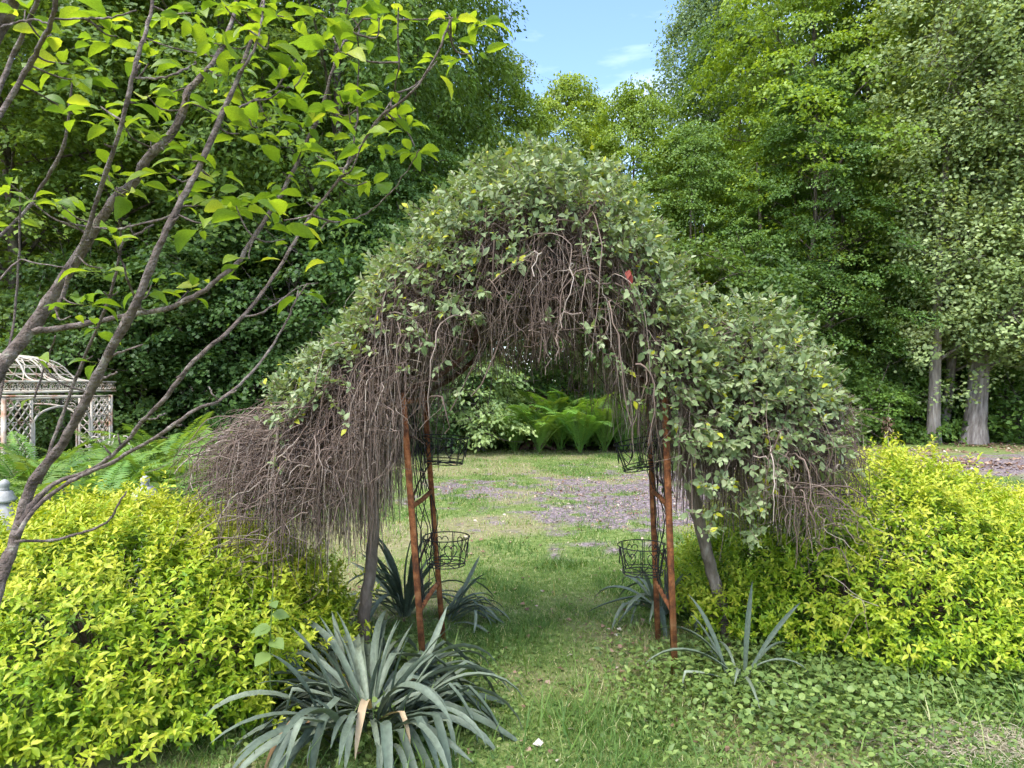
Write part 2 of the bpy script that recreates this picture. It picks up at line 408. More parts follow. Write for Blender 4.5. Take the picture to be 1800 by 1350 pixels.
# --- loose gravel, fallen leaves
STONE = (A([[-.5, .0, 0], [.5, 0, 0], [0, .5, 0], [0, -.5, 0], [.1, .05, .32]]) * A([1, 1, 1]), [A([[0, 3, 4], [3, 1, 4], [1, 2, 4], [2, 0, 4]])])
x, y = ground_pts(60000, -2.5, 13, 5.5, 17, 1.0)
k = rng.random(len(x)) < gravel_mask(x, y) * .6; x, y = x[k], y[k]; n = len(x)
g = Geo(); a = rng.uniform(0, 6.28, n); s = rng.uniform(.012, .034, n)
scatter(g, STONE, np.stack([x, y, ground_z(x, y) - .002], -1), np.stack([np.cos(a), np.sin(a), 0 * a], -1), np.tile(A([0, 0, 1.]), (n, 1)) + rng.normal(0, .15, (n, 3)), s, s * rng.uniform(.6, 1.1, n), np.clip(rng.normal(.5, .25, n), 0, 1))
tag(link('gravel', g.mesh('gravel', M['stone'])), 'loose grey lavender gravel scattered over the drive', 'gravel', kind='stuff')


def litter(n, x0, x1, y0, y1, dens, smin, smax, label):
    x, y = ground_pts(n, x0, x1, y0, y1); k = rng.random(n) < dens(x, y); x, y = x[k], y[k]; n = len(x)
    a = rng.uniform(0, 6.28, n); g = Geo(); s = rng.uniform(smin, smax, n)
    scatter(g, LEAF5, np.stack([x, y, ground_z(x, y) + rng.uniform(.004, .02, n)], -1), np.stack([np.cos(a), np.sin(a), rng.normal(0, .2, n)], -1),
            np.tile(A([0, 0, 1.]), (n, 1)) + rng.normal(0, .35, (n, 3)), s * .38, s, rng.random(n))
    return tag(link('leaf_litter', g.mesh('leaf_litter', M['litter'])), label, 'fallen leaves', kind='stuff')


litter(16000, -2, 9, 5.2, 15, lambda x, y: .10 + .6 * gravel_mask(x, y) * np.clip((fbm(x * 1.3, y * 1.3, 3) - .42) / .15, 0, 1), .025, .06, 'dry brown leaves strewn over the gravel')
litter(9000, 4, 16, 12.5, 18.5, lambda x, y: np.clip((fbm(x * .9 + 9, y * .9, 3) - .38) / .2, 0, 1), .05, .11, 'red brown leaves lying along the edge of the wood')
litter(1500, -1.0, 1.6, 2.6, 5.4, lambda x, y: .16 + .8 * np.exp(-((x - .72) ** 2 / .06 + (y - 4.1) ** 2 / .3)), .02, .05, 'brown leaf scraps in the grass under the arch')

# --- low round-leaved creeper among the grass
x, y = ground_pts(50000, -1.6, 3.6, 2.3, 5.2)
e1 = np.exp(-(((x - 1.45) / .75) ** 2 + ((y - 3.55) / .62) ** 2)) * 1.7
e2 = np.exp(-(((x + .75) / .65) ** 2 + ((y - 3.6) / .75) ** 2)) * 1.1
e3 = np.exp(-(((x - 2.6) / .9) ** 2 + ((y - 3.5) / .30) ** 2)) * 1.2
lawn_p = .16 * np.clip((fbm(x * 2 + 8, y * 2 + 1, 3) - .42) / .15, 0, 1)
dens = np.clip(np.maximum.reduce([e1, e2, e3, lawn_p]), 0, 1)
k = rng.random(len(x)) < dens; x, y, dens = x[k], y[k], dens[k]; n = len(x)
h = rng.uniform(.01, .14, n) * np.clip(dens, .12, 1) ** 1.2
g = Geo(); a = rng.uniform(0, 6.28, n); s = rng.uniform(.014, .034, n) * (.6 + .4 * dens)
scatter(g, ROUND, np.stack([x, y, ground_z(x, y) + h], -1), np.stack([np.cos(a), np.sin(a), rng.normal(0, .25, n)], -1), np.tile(A([0, 0, 1.]), (n, 1)) + rng.normal(0, .38, (n, 3)), s * .56, s, np.clip(rng.normal(.5, .22, n) + .5 * (h - .05), 0, 1))
n = 5000; x = rng.normal(1.5, .8, n); y = rng.normal(3.5, .5, n); k = (y > 2.5) & (x > .5); x, y = x[k], y[k]; n = len(x); a = rng.uniform(0, 6.28, n); s = rng.uniform(.02, .05, n)
scatter(g, LEAF5, np.stack([x, y, ground_z(x, y) + rng.uniform(.01, .10, n)], -1), np.stack([np.cos(a), np.sin(a), rng.normal(.2, .4, n)], -1), np.tile(A([0, 0, 1.]), (n, 1)) + rng.normal(0, .5, (n, 3)), s * .25, s, rng.random(n))
tag(link('ground_ivy', g.mesh('ground_ivy', M['ivy'])), 'low round-leaved creeper spreading round the foot of the arch', 'ground cover', kind='stuff')

# --- taller stray grass in the creeper and shrub feet
x = np.concatenate([rng.normal(1.5, .55, 260), rng.normal(2.4, .5, 260), rng.normal(-.2, .5, 160), rng.normal(-.75, .5, 120)])
y = np.concatenate([rng.normal(3.4, .3, 260), rng.normal(3.35, .22, 260), rng.normal(3.0, .3, 160), rng.normal(3.6, .5, 120)])
n = len(x); a = rng.uniform(0, 6.28, n); ln = rng.uniform(.2, .9, n)
dirn = np.stack([np.cos(a) * ln, np.sin(a) * ln, np.ones(n)], -1); nor = np.stack([-np.cos(a), -np.sin(a), ln], -1)
g = Geo(); scatter(g, BLADE, np.stack([x, y, 0 * x], -1), dirn, nor, rng.uniform(.002, .0045, n), rng.uniform(.10, .30, n), np.clip(rng.normal(.4, .2, n), 0, 1))
tag(link('stray_grass', g.mesh('stray_grass', M['grass'])), 'taller stray grass blades rising through the creeper', 'grass', kind='stuff')
n = 1500; x = rng.normal(2.05, .22, n); y = rng.normal(3.02, .10, n); a = rng.uniform(0, 6.28, n)
g = Geo(); scatter(g, BLADE, np.stack([x, y, rng.uniform(.0, .035, n)], -1), np.stack([np.cos(a) * 1.0, np.sin(a) * .6, rng.uniform(0, .35, n)], -1), np.tile(A([0, 0, 1.]), (n, 1)) + rng.normal(0, .3, (n, 3)), .0022, rng.uniform(.06, .14, n), rng.random(n))
tag(link('dry_grass', g.mesh('dry_grass', M['straw'])), 'matted patch of pale dead grass before the right golden shrub', 'dry grass', kind='stuff')


# ------------------------------------------------------------------ woodland trees
def leaf_clumps(g, cen, out, rc, per, leaf, flat=.25, jit=.45, droop=.4, asp=.42, vmean=.45, vsd=.2, T=RHOMB, topv=.18):
    """sprays of leaves: cen (N,3), out (N,3) outward vector, rc (N,)"""
    N = len(cen)
    up = A([0, 0, 1.])
    nn = nrm(up + out * rng.uniform(.1, .7, (N, 1)) + rng.normal(0, .15, (N, 3)))
    ux = nrm(np.cross(nn, A([.3, .8, .1]))); uy = np.cross(nn, ux)
    r = np.sqrt(rng.random((N, per))); th = rng.uniform(0, 2 * math.pi, (N, per))
    # ragged sprays: five or so lobes
    lob = .72 + .28 * np.sin(th * rng.integers(3, 6, (N, 1)) + rng.uniform(0, 6.28, (N, 1)))
    rr = r * lob * rc[:, None]
    dx, dy = np.cos(th), np.sin(th)
    rad = ux[:, None] * dx[..., None] + uy[:, None] * dy[..., None]
    hz = rng.normal(0, flat, (N, per)) * rc[:, None] * .5 - droop * r ** 2 * rc[:, None] * .5
    loc = cen[:, None] + rad * rr[..., None] + nn[:, None] * hz[..., None]
    dirn = rad + .4 * out[:, None] + rng.normal(0, .5, (N, per, 3)); dirn[..., 2] -= droop * .8
    nor = nn[:, None] + rng.normal(0, jit, (N, per, 3))
    cv = rng.normal(vmean, vsd * .6, (N, 1))
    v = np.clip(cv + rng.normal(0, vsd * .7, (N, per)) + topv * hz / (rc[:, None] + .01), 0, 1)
    ll = leaf * rng.uniform(.65, 1.25, (N, per))
    scatter(g, T, loc.reshape(-1, 3), dirn.reshape(-1, 3), nor.reshape(-1, 3), (ll * asp).ravel(), ll.ravel(), v.ravel())
    return g


def tree_proto(H, R, base, ncl, per, leaf, trunk_r, prof='egg', flat=.25, jit=.45, droop=.4, asp=.42, csize=.9, lean=0, leafm='tree', barkm='bark', nlimb=34, hollow=.35, T=RHOMB):
    """-> (trunk mesh, branches mesh, crown mesh) standing at the origin"""
    u = rng.random(ncl)
    if prof == 'egg': R_ = np.sin(math.pi * (.10 + .86 * u)) ** .75
    elif prof == 'column': R_ = .75 + .25 * np.sin(math.pi * u) - .6 * np.clip(u - .8, 0, 1) / .2 * .9
    elif prof == 'dome': R_ = np.sqrt(np.clip(1 - u ** 2, .02, 1))
    else: R_ = .35 + .65 * np.sin(math.pi * (.05 + .9 * u)) ** .8
    R_ = np.clip(R_, .08, 1)
    th = rng.uniform(0, 2 * math.pi, ncl)
    lob = 1 + .28 * np.sin(3 * th + 5 * u + rng.uniform(0, 6)) * rng.random() + .22 * np.sin(2 * th - 9 * u)
    rr = R * R_ * lob * (hollow + (1 - hollow) * np.sqrt(rng.random(ncl)))
    wob = smooth_path([[0, 0], [rng.normal(0, .15), rng.normal(0, .15)], [lean * .5 + rng.normal(0, .3), rng.normal(0, .3)], [lean, rng.normal(0, .3)]], 24)
    def axis(z):
        t = np.clip(z / H, 0, 1) * 23; return np.stack([np.interp(t, np.arange(24), wob[:, 0]), np.interp(t, np.arange(24), wob[:, 1])], -1)
    z = base + u * (H - base)
    z = z - np.where(u < .2, rng.exponential(.03 if prof == 'column' else .09, ncl) * (H - base) * (1 - u / .2) * (prof != 'dome'), 0); z = np.maximum(z, min(base, .9))
    ax_ = axis(z)
    cen = np.stack([ax_[:, 0] + rr * np.cos(th), ax_[:, 1] + rr * np.sin(th), z - .12 * rr], -1)
    out = np.stack([np.cos(th), np.sin(th), 0 * th], -1)
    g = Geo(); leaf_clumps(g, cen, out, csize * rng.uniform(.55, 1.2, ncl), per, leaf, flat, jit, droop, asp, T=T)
    crown = g.mesh('crown', M[leafm])
    zz = np.linspace(-.1, H * .93, 24); a2 = axis(zz)
    pts = np.concatenate([a2, zz[:, None]], 1)
    rads = trunk_r * (1 - zz / (H * .97)) ** 1.15 + .012; rads[0] *= 1.35; rads[1] *= 1.06
    gt = Geo(); tubes(gt, pts, rads, 9); trunk = gt.mesh('trunk', M[barkm], smooth=True)
    pick = rng.choice(ncl, min(nlimb, ncl), False); gb = Geo()
    for i in pick:
        e = cen[i]; z0 = max(base * .6, e[2] - rr[i] * rng.uniform(.35, .9)); s0 = axis(A([z0]))[0]
        s = A([s0[0], s0[1], z0]); mid = (s + e) / 2 + A([0, 0, .12 * rr[i]]) + rng.normal(0, .12, 3)
        pp = smooth_path([s, mid, e], 7); r0 = max(.02, trunk_r * .38 * (1 - z0 / H))
        tubes(gb, pp, np.linspace(r0, .008, 7), 5)
        for q in range(3):
            j = rng.integers(2, 6); d = nrm(rng.normal(size=3) + (e - s) * .3); tubes(gb, smooth_path([pp[j], pp[j] + d * .5, pp[j] + d * 1.0 + A([0, 0, .15])], 5), np.linspace(.014, .004, 5), 3)
    br = gb.mesh('branches', M[barkm])
    return trunk, br, crown


PR = {}
rng = np.random.default_rng(101)
PR['maple'] = tree_proto(16, 4.2, 2.6, 430, 165, .115, .22, csize=1.05, droop=.5, flat=.13)
PR['maple_b'] = tree_proto(13, 3.8, 1.6, 400, 160, .11, .17, csize=.95, droop=.5, flat=.14)
PR['ash'] = tree_proto(17, 4.0, 3.0, 460, 120, .15, .24, csize=.95, droop=.9, asp=.26, jit=.7, flat=.5)
PR['airy'] = tree_proto(19, 4.2, 4.0, 560, 110, .15, .24, csize=.8, droop=.3, jit=1.0, flat=1.0, asp=.34, leafm='poplar', nlimb=60)
PR['poplar'] = tree_proto(15.5, 2.5, 3.0, 600, 95, .098, .27, 'column', csize=.72, droop=.5, jit=.6, flat=.6, asp=.55, leafm='poplar', barkm='pbark', nlimb=50)
PR['slim'] = tree_proto(16, 1.6, 3.0, 330, 90, .095, .15, 'column', csize=.68, droop=.5, jit=.6, flat=.6, asp=.55, leafm='poplar', barkm='pbark', nlimb=40)
PR['sapling'] = tree_proto(5.2, 2.3, .5, 200, 95, .10, .055, csize=.66, droop=.5, nlimb=26, flat=.15)
PR['bush'] = tree_proto(2.3, 1.6, .05, 170, 56, .095, .03, 'dome', csize=.42, droop=.5, jit=.6, nlimb=20)
PR['dogwood'] = tree_proto(2.4, 1.35, .5, 110, 52, .12, .035, csize=.48, droop=.8, jit=.5, asp=.30, leafm='poplar', nlimb=18)


def tree(proto, px, d, h, wide, col, name, label, cat='tree', group=None, rz=None, lean=0):
    """copy a tree: h = height in metres, wide = crown width factor"""
    H0 = {'maple': 16, 'maple_b': 13, 'ash': 17, 'airy': 19, 'poplar': 15.5, 'slim': 16, 'sapling': 5.2, 'bush': 2.3, 'dogwood': 2.4}[proto]
    x = (px - 900) / FPX * d
    r = thing(name, label, cat, (x, d, float(ground_z(A(x), A(d)))), rng.uniform(0, 6.28) if rz is None else rz, group)
    s = h / H0; r.scale = (s * wide, s * wide, s)
    r.rotation_euler[1] = lean
    for nme, me in zip(('trunk', 'branches', 'crown'), PR[proto]):
        o = link(nme, me, r)
        if nme == 'branches': o['kind'] = 'stuff'
        o.color = (*col, 1)
    return r


G_ = 'trees of the wood'
rng = np.random.default_rng(102)
# left side, near row
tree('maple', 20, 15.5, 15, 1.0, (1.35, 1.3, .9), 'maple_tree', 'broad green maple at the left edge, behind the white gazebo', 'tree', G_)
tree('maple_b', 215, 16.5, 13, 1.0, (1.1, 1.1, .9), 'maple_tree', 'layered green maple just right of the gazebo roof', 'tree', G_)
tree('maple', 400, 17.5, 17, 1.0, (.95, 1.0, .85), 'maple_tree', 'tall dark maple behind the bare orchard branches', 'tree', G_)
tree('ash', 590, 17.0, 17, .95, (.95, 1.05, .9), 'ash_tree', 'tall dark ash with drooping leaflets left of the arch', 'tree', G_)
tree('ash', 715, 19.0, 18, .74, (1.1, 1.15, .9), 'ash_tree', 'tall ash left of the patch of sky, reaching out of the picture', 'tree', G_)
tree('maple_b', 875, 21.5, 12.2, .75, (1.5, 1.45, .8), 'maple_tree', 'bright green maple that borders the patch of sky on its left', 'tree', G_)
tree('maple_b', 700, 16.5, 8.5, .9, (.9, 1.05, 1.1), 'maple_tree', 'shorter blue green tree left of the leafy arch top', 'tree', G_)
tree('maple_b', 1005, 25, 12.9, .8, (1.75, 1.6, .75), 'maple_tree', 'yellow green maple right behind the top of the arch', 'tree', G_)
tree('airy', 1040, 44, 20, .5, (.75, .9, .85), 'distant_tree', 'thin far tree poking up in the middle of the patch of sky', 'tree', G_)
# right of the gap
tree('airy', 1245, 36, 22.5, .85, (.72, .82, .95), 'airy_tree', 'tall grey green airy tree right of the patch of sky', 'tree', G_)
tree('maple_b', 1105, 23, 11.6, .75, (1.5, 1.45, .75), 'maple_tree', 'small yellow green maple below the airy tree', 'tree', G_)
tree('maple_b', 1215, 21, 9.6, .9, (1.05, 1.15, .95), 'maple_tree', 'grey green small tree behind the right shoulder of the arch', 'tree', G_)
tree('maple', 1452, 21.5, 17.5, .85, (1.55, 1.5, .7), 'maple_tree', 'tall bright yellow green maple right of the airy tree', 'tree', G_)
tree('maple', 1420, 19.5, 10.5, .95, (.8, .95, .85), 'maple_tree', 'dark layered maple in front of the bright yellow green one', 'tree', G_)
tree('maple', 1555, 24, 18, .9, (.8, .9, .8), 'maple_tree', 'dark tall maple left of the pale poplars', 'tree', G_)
# poplars by the drive
tree('slim', 1640, 18.3, 16, 1.0, (1.22, 1.2, 1.35), 'poplar_tree', 'straight slim poplar with pale trunk, leftmost of the three at the drive', 'tree', 'poplars at the edge of the drive', rz=.4)
tree('slim', 1657, 19.2, 14, 1.05, (1.15, 1.15, 1.25), 'poplar_tree', 'slender poplar between the two thicker poplar trunks', 'tree', 'poplars at the edge of the drive', rz=0., lean=.10)
tree('poplar', 1712, 18.3, 15.5, 1.0, (1.22, 1.22, 1.35), 'poplar_tree', 'thick leaning poplar, rightmost of the three pale trunks', 'tree', 'poplars at the edge of the drive', rz=0., lean=.15)
tree('poplar', 1850, 17.2, 15, 1.0, (1.25, 1.25, 1.35), 'poplar_tree', 'leafy poplar cut off by the right edge of the picture', 'tree', 'poplars at the edge of the drive')
# understorey at the edge of the wood
US = 'young trees at the edge of the wood'
for px, d, h, wd, colr, lab in [
    (120, 14.2, 4.4, 1.0, (.8, .95, .85), 'young maple close behind the gazebo'),
    (265, 15.0, 4.6, 1.05, (.72, .9, .85), 'young dark maple right of the gazebo, above the ferns'),
    (385, 15.6, 5.4, 1.05, (.68, .86, .8), 'young dark maple above the maroon pot'),
    (505, 15.2, 5.2, 1.0, (.75, .95, .95), 'young dark maple above the bare left twigs'),
    (625, 15.8, 5.8, 1.0, (.75, .95, 1.0), 'young maple behind the left shoulder of the arch'),
    (735, 16.5, 4.6, .95, (.7, .9, .9), 'young maple seen past the left rusty posts'),
    (960, 18.5, 4.6, 1.0, (.75, .92, .8), 'young maple seen through the arch, above the ferns'),
    (1080, 18.0, 4.8, 1.0, (.9, 1.05, .8), 'young maple seen through the right half of the arch'),
    (1200, 18.5, 5.6, 1.0, (1.0, 1.1, .8), 'young green maple behind the right willow crown'),
    (1330, 18.6, 5.2, 1.0, (.75, .9, .8), 'young dark maple right of the willow crown'),
    (1510, 20.5, 4.2, 1.0, (.85, 1.0, .85), 'young maple left of the pale poplar trunks')]:
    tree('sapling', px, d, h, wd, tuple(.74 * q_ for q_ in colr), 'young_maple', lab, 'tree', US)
for px, d, h, wd, colr, lab in [
    (840, 16.2, 2.2, 1.05, (1.35, 1.4, 1.35), 'pale silvery dogwood bush seen through the left of the arch'),
    (775, 17.2, 2.4, 1.0, (1.1, 1.2, 1.1), 'grey green dogwood bush behind the left rusty posts')]:
    tree('dogwood', px, d, h, wd, colr, 'dogwood_bush', lab, 'bush')
for px, d, h, wd, colr, lab in [
    (905, 17.6, 1.5, 1.0, (.8, .95, .8), 'low dark bush behind the stump'),
    (1120, 17.3, 1.7, 1.0, (1.05, 1.15, .8), 'green bush right of the far fern clump'),
    (1250, 17.5, 2.0, 1.1, (.85, 1.0, .8), 'green bush behind the right willow trunk'),
    (1400, 18.4, 2.0, 1.0, (.8, .95, .8), 'dark bush above the pale rock'),
    (1500, 18.9, 1.9, 1.1, (1.0, 1.15, .9), 'green bush left of the poplar trunks'),
    (1585, 19.6, 2.2, 1.0, (.9, 1.05, .85), 'green bush just left of the slim poplar trunk'),
    (1690, 20.4, 2.4, 1.1, (.85, 1.0, .8), 'green bush behind the three poplar trunks'),
    (1790, 19.4, 2.6, 1.1, (.9, 1.05, .85), 'green bush at the right edge beyond the drive'),
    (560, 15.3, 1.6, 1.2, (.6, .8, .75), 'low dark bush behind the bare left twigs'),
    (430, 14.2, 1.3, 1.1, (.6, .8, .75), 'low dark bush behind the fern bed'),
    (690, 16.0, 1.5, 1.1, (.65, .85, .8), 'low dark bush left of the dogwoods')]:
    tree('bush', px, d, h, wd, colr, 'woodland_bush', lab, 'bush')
# trees deeper in the wood: nothing tells these apart
rs = random.Random(3)
for i, (px, d, pr) in enumerate([(-60, 22, 'maple'), (130, 24, 'maple'), (300, 23, 'ash'), (480, 25, 'maple'), (660, 26, 'ash'), (735, 29, 'maple'), (1290, 27, 'maple'), (1470, 28, 'ash'), (1660, 27, 'maple'), (1800, 24, 'ash'), (1930, 22, 'maple'), (20, 31, 'ash'), (220, 32, 'maple'), (400, 33, 'maple'), (570, 34, 'ash'), (1400, 35, 'maple'), (1580, 33, 'maple'), (1740, 34, 'ash')]):
    tree(pr, px, d, rs.uniform(16, 21), .95, (.75, .85, .8), 'woodland_tree', 'dark tree standing deep in the wood', 'tree', 'trees deep in the wood')
# thin dark trunks in the shade
for px, d in [(420, 19), (455, 20.5), (270, 18.5), (850, 21), (1345, 20), (1408, 21), (1430, 22.5), (1475, 21.5), (640, 20), (1035, 22), (1250, 21)]:
    x = (px - 900) / FPX * d; r = thing('bare_trunk', 'thin dark bare trunk standing in the shade of the wood', 'tree trunk', (x, d, 0), 0, 'thin trunks in the wood')
    g = Geo(); hh = rs.uniform(6, 9); q = rs.uniform(-.5, .5); tubes(g, smooth_path([[x, d, -.1], [x + q * .3, d, hh * .5], [x + q, d + .2, hh]], 12), np.linspace(rs.uniform(.07, .14), .03, 12), 7)
    part('trunk', g, M['bark'], r, True)
    g = Geo()
    for b in range(4):
        z = rs.uniform(.35, .9); p0 = A([x + q * z, d + .1 * z, hh * z]); dd = A([rs.uniform(-1, 1), rs.uniform(-1, 1), .5]); tubes(g, smooth_path([p0, p0 + dd * .5, p0 + dd * 1.2 + A([0, 0, .2])], 6), np.linspace(.03, .006, 6), 4)
    part('branches', g, M['bark'], r)

# far wood and undergrowth: masses
n = 1500
px = rng.uniform(-500, 2300, n); d = rng.uniform(40, 52, n)
top = np.interp(px, [-500, 700, 900, 980, 1060, 1200, 1400, 2300], [19, 18, 15, 13.5, 14, 17, 20, 20]) * (d / 46)
z = top * rng.random(n) ** .8
g = Geo(); leaf_clumps(g, np.stack([(px - 900) / FPX * d, d, z], -1), np.tile(A([0, -1., 0]), (n, 1)), rng.uniform(1.0, 2.0, n), 46, .36, .5, .6, .5, vmean=.3)
o = link('distant_wood', g.mesh('distant_wood', M['tree'])); o.color = (.8, .92, .8, 1)
tag(o, 'far wood closing the view behind the trees', 'wood', kind='stuff')
n = 1300
x = rng.uniform(-16, 22, n); y = np.where(x > 5, 19.5, 16.6) + rng.random(n) ** 1.3 * 16
g = Geo(); leaf_clumps(g, np.stack([x, y, rng.uniform(.08, .75, n)], -1), np.tile(A([0, -1., 0]), (n, 1)), rng.uniform(.3, .7, n), 34, .11, .5, .6, .5, vmean=.35)
o = link('undergrowth', g.mesh('undergrowth', M['tree'])); o.color = (.85, 1.0, .8, 1)
tag(o, 'low dark undergrowth covering the floor of the wood', 'undergrowth', kind='stuff')

# ------------------------------------------------------------------ rusty garden arch
rng = np.random.default_rng(103)
DF, DB = 3.72, 4.28
arch = thing('garden_arch', 'rusty square-tube garden arch with wire sides, overgrown by weeping willows', 'garden arch', (.19, 4.0, 0))
POST = {('l', 'f'): ((747, 1192), (708, 690), DF), ('l', 'b'): ((780, 1125), (745, 688), DB), ('r', 'f'): ((1187, 1192), (1168, 690), DF), ('r', 'b'): ((1157, 1125), (1140, 688), DB)}
pp = {}
for k_, (b, t, d) in POST.items():
    b3, t3 = P(*b, d), P(*t, d); b3[2] = -.05; pp[k_] = (b3, t3)
    g = Geo(); box(g, b3, t3, (.031 if k_[1] == 'f' else .030), .031, up=(0, 1, 0)); part('post', g, M['rust'], arch)


def on(k_, z):
    b, t = pp[k_]; f = (z - b[2]) / (t[2] - b[2]); return b + (t - b) * f


for s in 'lr':
    for z in (.36, .93, 1.50):
        g = Geo(); a0, a1 = on((s, 'f'), z), on((s, 'b'), z); n_ = nrm(a1 - a0)
        tubes(g, np.stack([a0 + n_ * .018, a0 * .5 + a1 * .5 + A([0, 0, rng.normal(0, .006)]), a1 - n_ * .018]), [.014] * 3, 8); part('rung', g, M['rust'], arch, True)
    for z in (.64, 1.06, 1.28):
        g = Geo(); f0, f1 = rng.normal(0, .05, 2); a0, a1 = on((s, 'f'), z + f0), on((s, 'b'), z + f1); n_ = nrm(a1 - a0); tubes(g, np.stack([a0 + n_ * .016, a0 * .5 + a1 * .5 + rng.normal(0, .008, 3), a1 - n_ * .016]), [.006] * 3, 6); part('rung', g, M['dark_rust'], arch, True)
    # side wires: crossed wavy wires from rung to rung
    g = Geo(); W = []
    for z0, z1 in ((.38, .92), (.95, 1.48)):
        for i in range(9):
            f0 = rng.uniform(.05, .95); f1 = np.clip(f0 + rng.uniform(-.55, .55), .05, .95)
            a0 = on((s, 'f'), z0) * (1 - f0) + on((s, 'b'), z0) * f0; a1 = on((s, 'f'), z1) * (1 - f1) + on((s, 'b'), z1) * f1
            W.append(smooth_path([a0, a0 * .66 + a1 * .34 + rng.normal(0, .02, 3), a0 * .33 + a1 * .67 + rng.normal(0, .02, 3), a1], 9))
    tubes(g, W, np.full(9, .0028), 4); o = part('wire_lattice', g, M['wire'], arch); o['kind'] = 'stuff'
# bell-shaped hoops that carry the crown
HP = [(708, 690), (765, 664), (824, 614), (852, 540), (880, 450), (945, 372), (1012, 450), (1044, 530), (1066, 595), (1105, 650), (1168, 690)]
hoops = []
for d in (DF, DB):
    dx = 0 if d == DF else 8
    q = smooth_path([P(a_, b_, d) for a_, b_ in HP], 60)
    if d == DB:
        q[:, 0] += np.linspace(pp[('l', 'b')][1][0] - q[0, 0], pp[('r', 'b')][1][0] - q[-1, 0], 60); q[:, 2] += .0
    hoops.append(q); g = Geo(); tubes(g, q, np.full(60, .015), 8); part('hoop', g, M['dark_rust'], arch, True)
for i in range(6, 58, 6):
    g = Geo(); tubes(g, np.stack([hoops[0][i], (hoops[0][i] + hoops[1][i]) / 2, hoops[1][i]]), [.008] * 3, 6); part('hoop_bar', g, M['dark_rust'], arch, True)

# wire baskets hung inside the posts
def heart(w_, h_):
    t = np.linspace(0, 2 * math.pi, 26); return np.stack([w_ * np.sin(t) ** 3, h_ * (13 * np.cos(t) - 5 * np.cos(2 * t) - 2 * np.cos(3 * t) - np.cos(4 * t)) / 16], -1)


def basket(cx, cy, zr, r, h, tilt, label, r2=.8):
    root = thing('wire_basket', label, 'wire basket', (cx, cy, zr - h), 0, 'wire baskets on the arch'); root.rotation_euler = (0, tilt, 0)
    th = np.linspace(0, 2 * math.pi, 33); rb = r * r2
    def pc(name, g, prt=root): return link(name, g.mesh(name, M['wire'], smooth=True), prt)
    g = Geo(); tubes(g, np.stack([r * np.cos(th), r * np.sin(th), th * 0 + h], -1), np.full(33, .0034), 6); pc('rim', g)
    for zz, rr in ((0, rb), (.018, rb * 1.02)):
        g = Geo(); tubes(g, np.stack([rr * np.cos(th), rr * np.sin(th), th * 0 + zz], -1), np.full(33, .0028), 6); pc('base_ring', g)
    for i in range(6):
        a0 = i * math.pi / 3 + .3
        for e in (-.035, .035):
            g = Geo(); c0, s0 = math.cos(a0 + e), math.sin(a0 + e); tubes(g, A([[r * c0, r * s0, h], [(r + rb) / 2 * c0, (r + rb) / 2 * s0, h / 2], [rb * c0, rb * s0, 0]]), [.0024] * 3, 5); pc('upright', g)
        a1 = a0 + math.pi / 6; hh = heart(.038, .05); g = Geo()
        rr = r * .93; pts = np.stack([rr * np.cos(a1 + hh[:, 0] / rr), rr * np.sin(a1 + hh[:, 0] / rr), h * .62 + hh[:, 1]], -1); tubes(g, pts, np.full(26, .0028), 5); pc('heart', g)
    g = Geo(); tubes(g, [[[rb * math.cos(a_), rb * math.sin(a_), .002], [0, 0, .002], [-rb * math.cos(a_), -rb * math.sin(a_), .002]] for a_ in (0, 1.05, 2.1)], [.003] * 3, 5); pc('base_wires', g)['kind'] = 'stuff'
    return root


basket(-.385, 4.0, .705, .137, .16, 0, 'black heart-pattern wire basket low on the left posts of the arch')
basket(-.40, 4.02, 1.29, .137, .155, .06, 'black heart-pattern wire basket high on the left posts of the arch')
basket(.765, 4.0, .655, .145, .16, 0, 'black heart-pattern wire basket low on the right posts of the arch')
basket(.765, 4.0, 1.27, .140, .16, -.2, 'black heart-pattern wire basket tilting down high on the right posts of the arch')

# ------------------------------------------------------------------ weeping willows grown over the arch
RT = A([(430, 740), (480, 695), (540, 652), (615, 598), (652, 545), (685, 470), (720, 415), (780, 364), (850, 305), (940, 282), (1030, 288), (1090, 338), (1135, 400), (1170, 470), (1225, 545), (1290, 540), (1360, 550), (1425, 610), (1475, 700)], float)
BT = A([(340, 850), (400, 905), (480, 955), (560, 985), (620, 960), (670, 930), (705, 860), (740, 740), (780, 690), (830, 650), (870, 670), (930, 660), (1000, 670), (1045, 720), (1085, 760), (1130, 800), (1180, 890), (1250, 930), (1320, 930), (1380, 940), (1440, 900), (1500, 810)], float)
rtop = lambda x: np.interp(x, RT[:, 0], RT[:, 1])
rbot = lambda x: np.interp(x, BT[:, 0], BT[:, 1])
DC, DW = 3.95, .52
rng = np.random.default_rng(104)


def shaped(x, below, de):
    """a point of the crown: x in reference pixels at DC, below = pixels under the ridge, de = depth offset -1..1"""
    yy = rtop(x) + 95 * np.abs(de) ** 2.2 + below
    p = Pv(x, yy, DC); p[..., 0] = .15 + (p[..., 0] - .15) * (1 - .13 * np.abs(de) ** 1.5); p[..., 1] = DC + de * DW   # rounded in plan
    return p


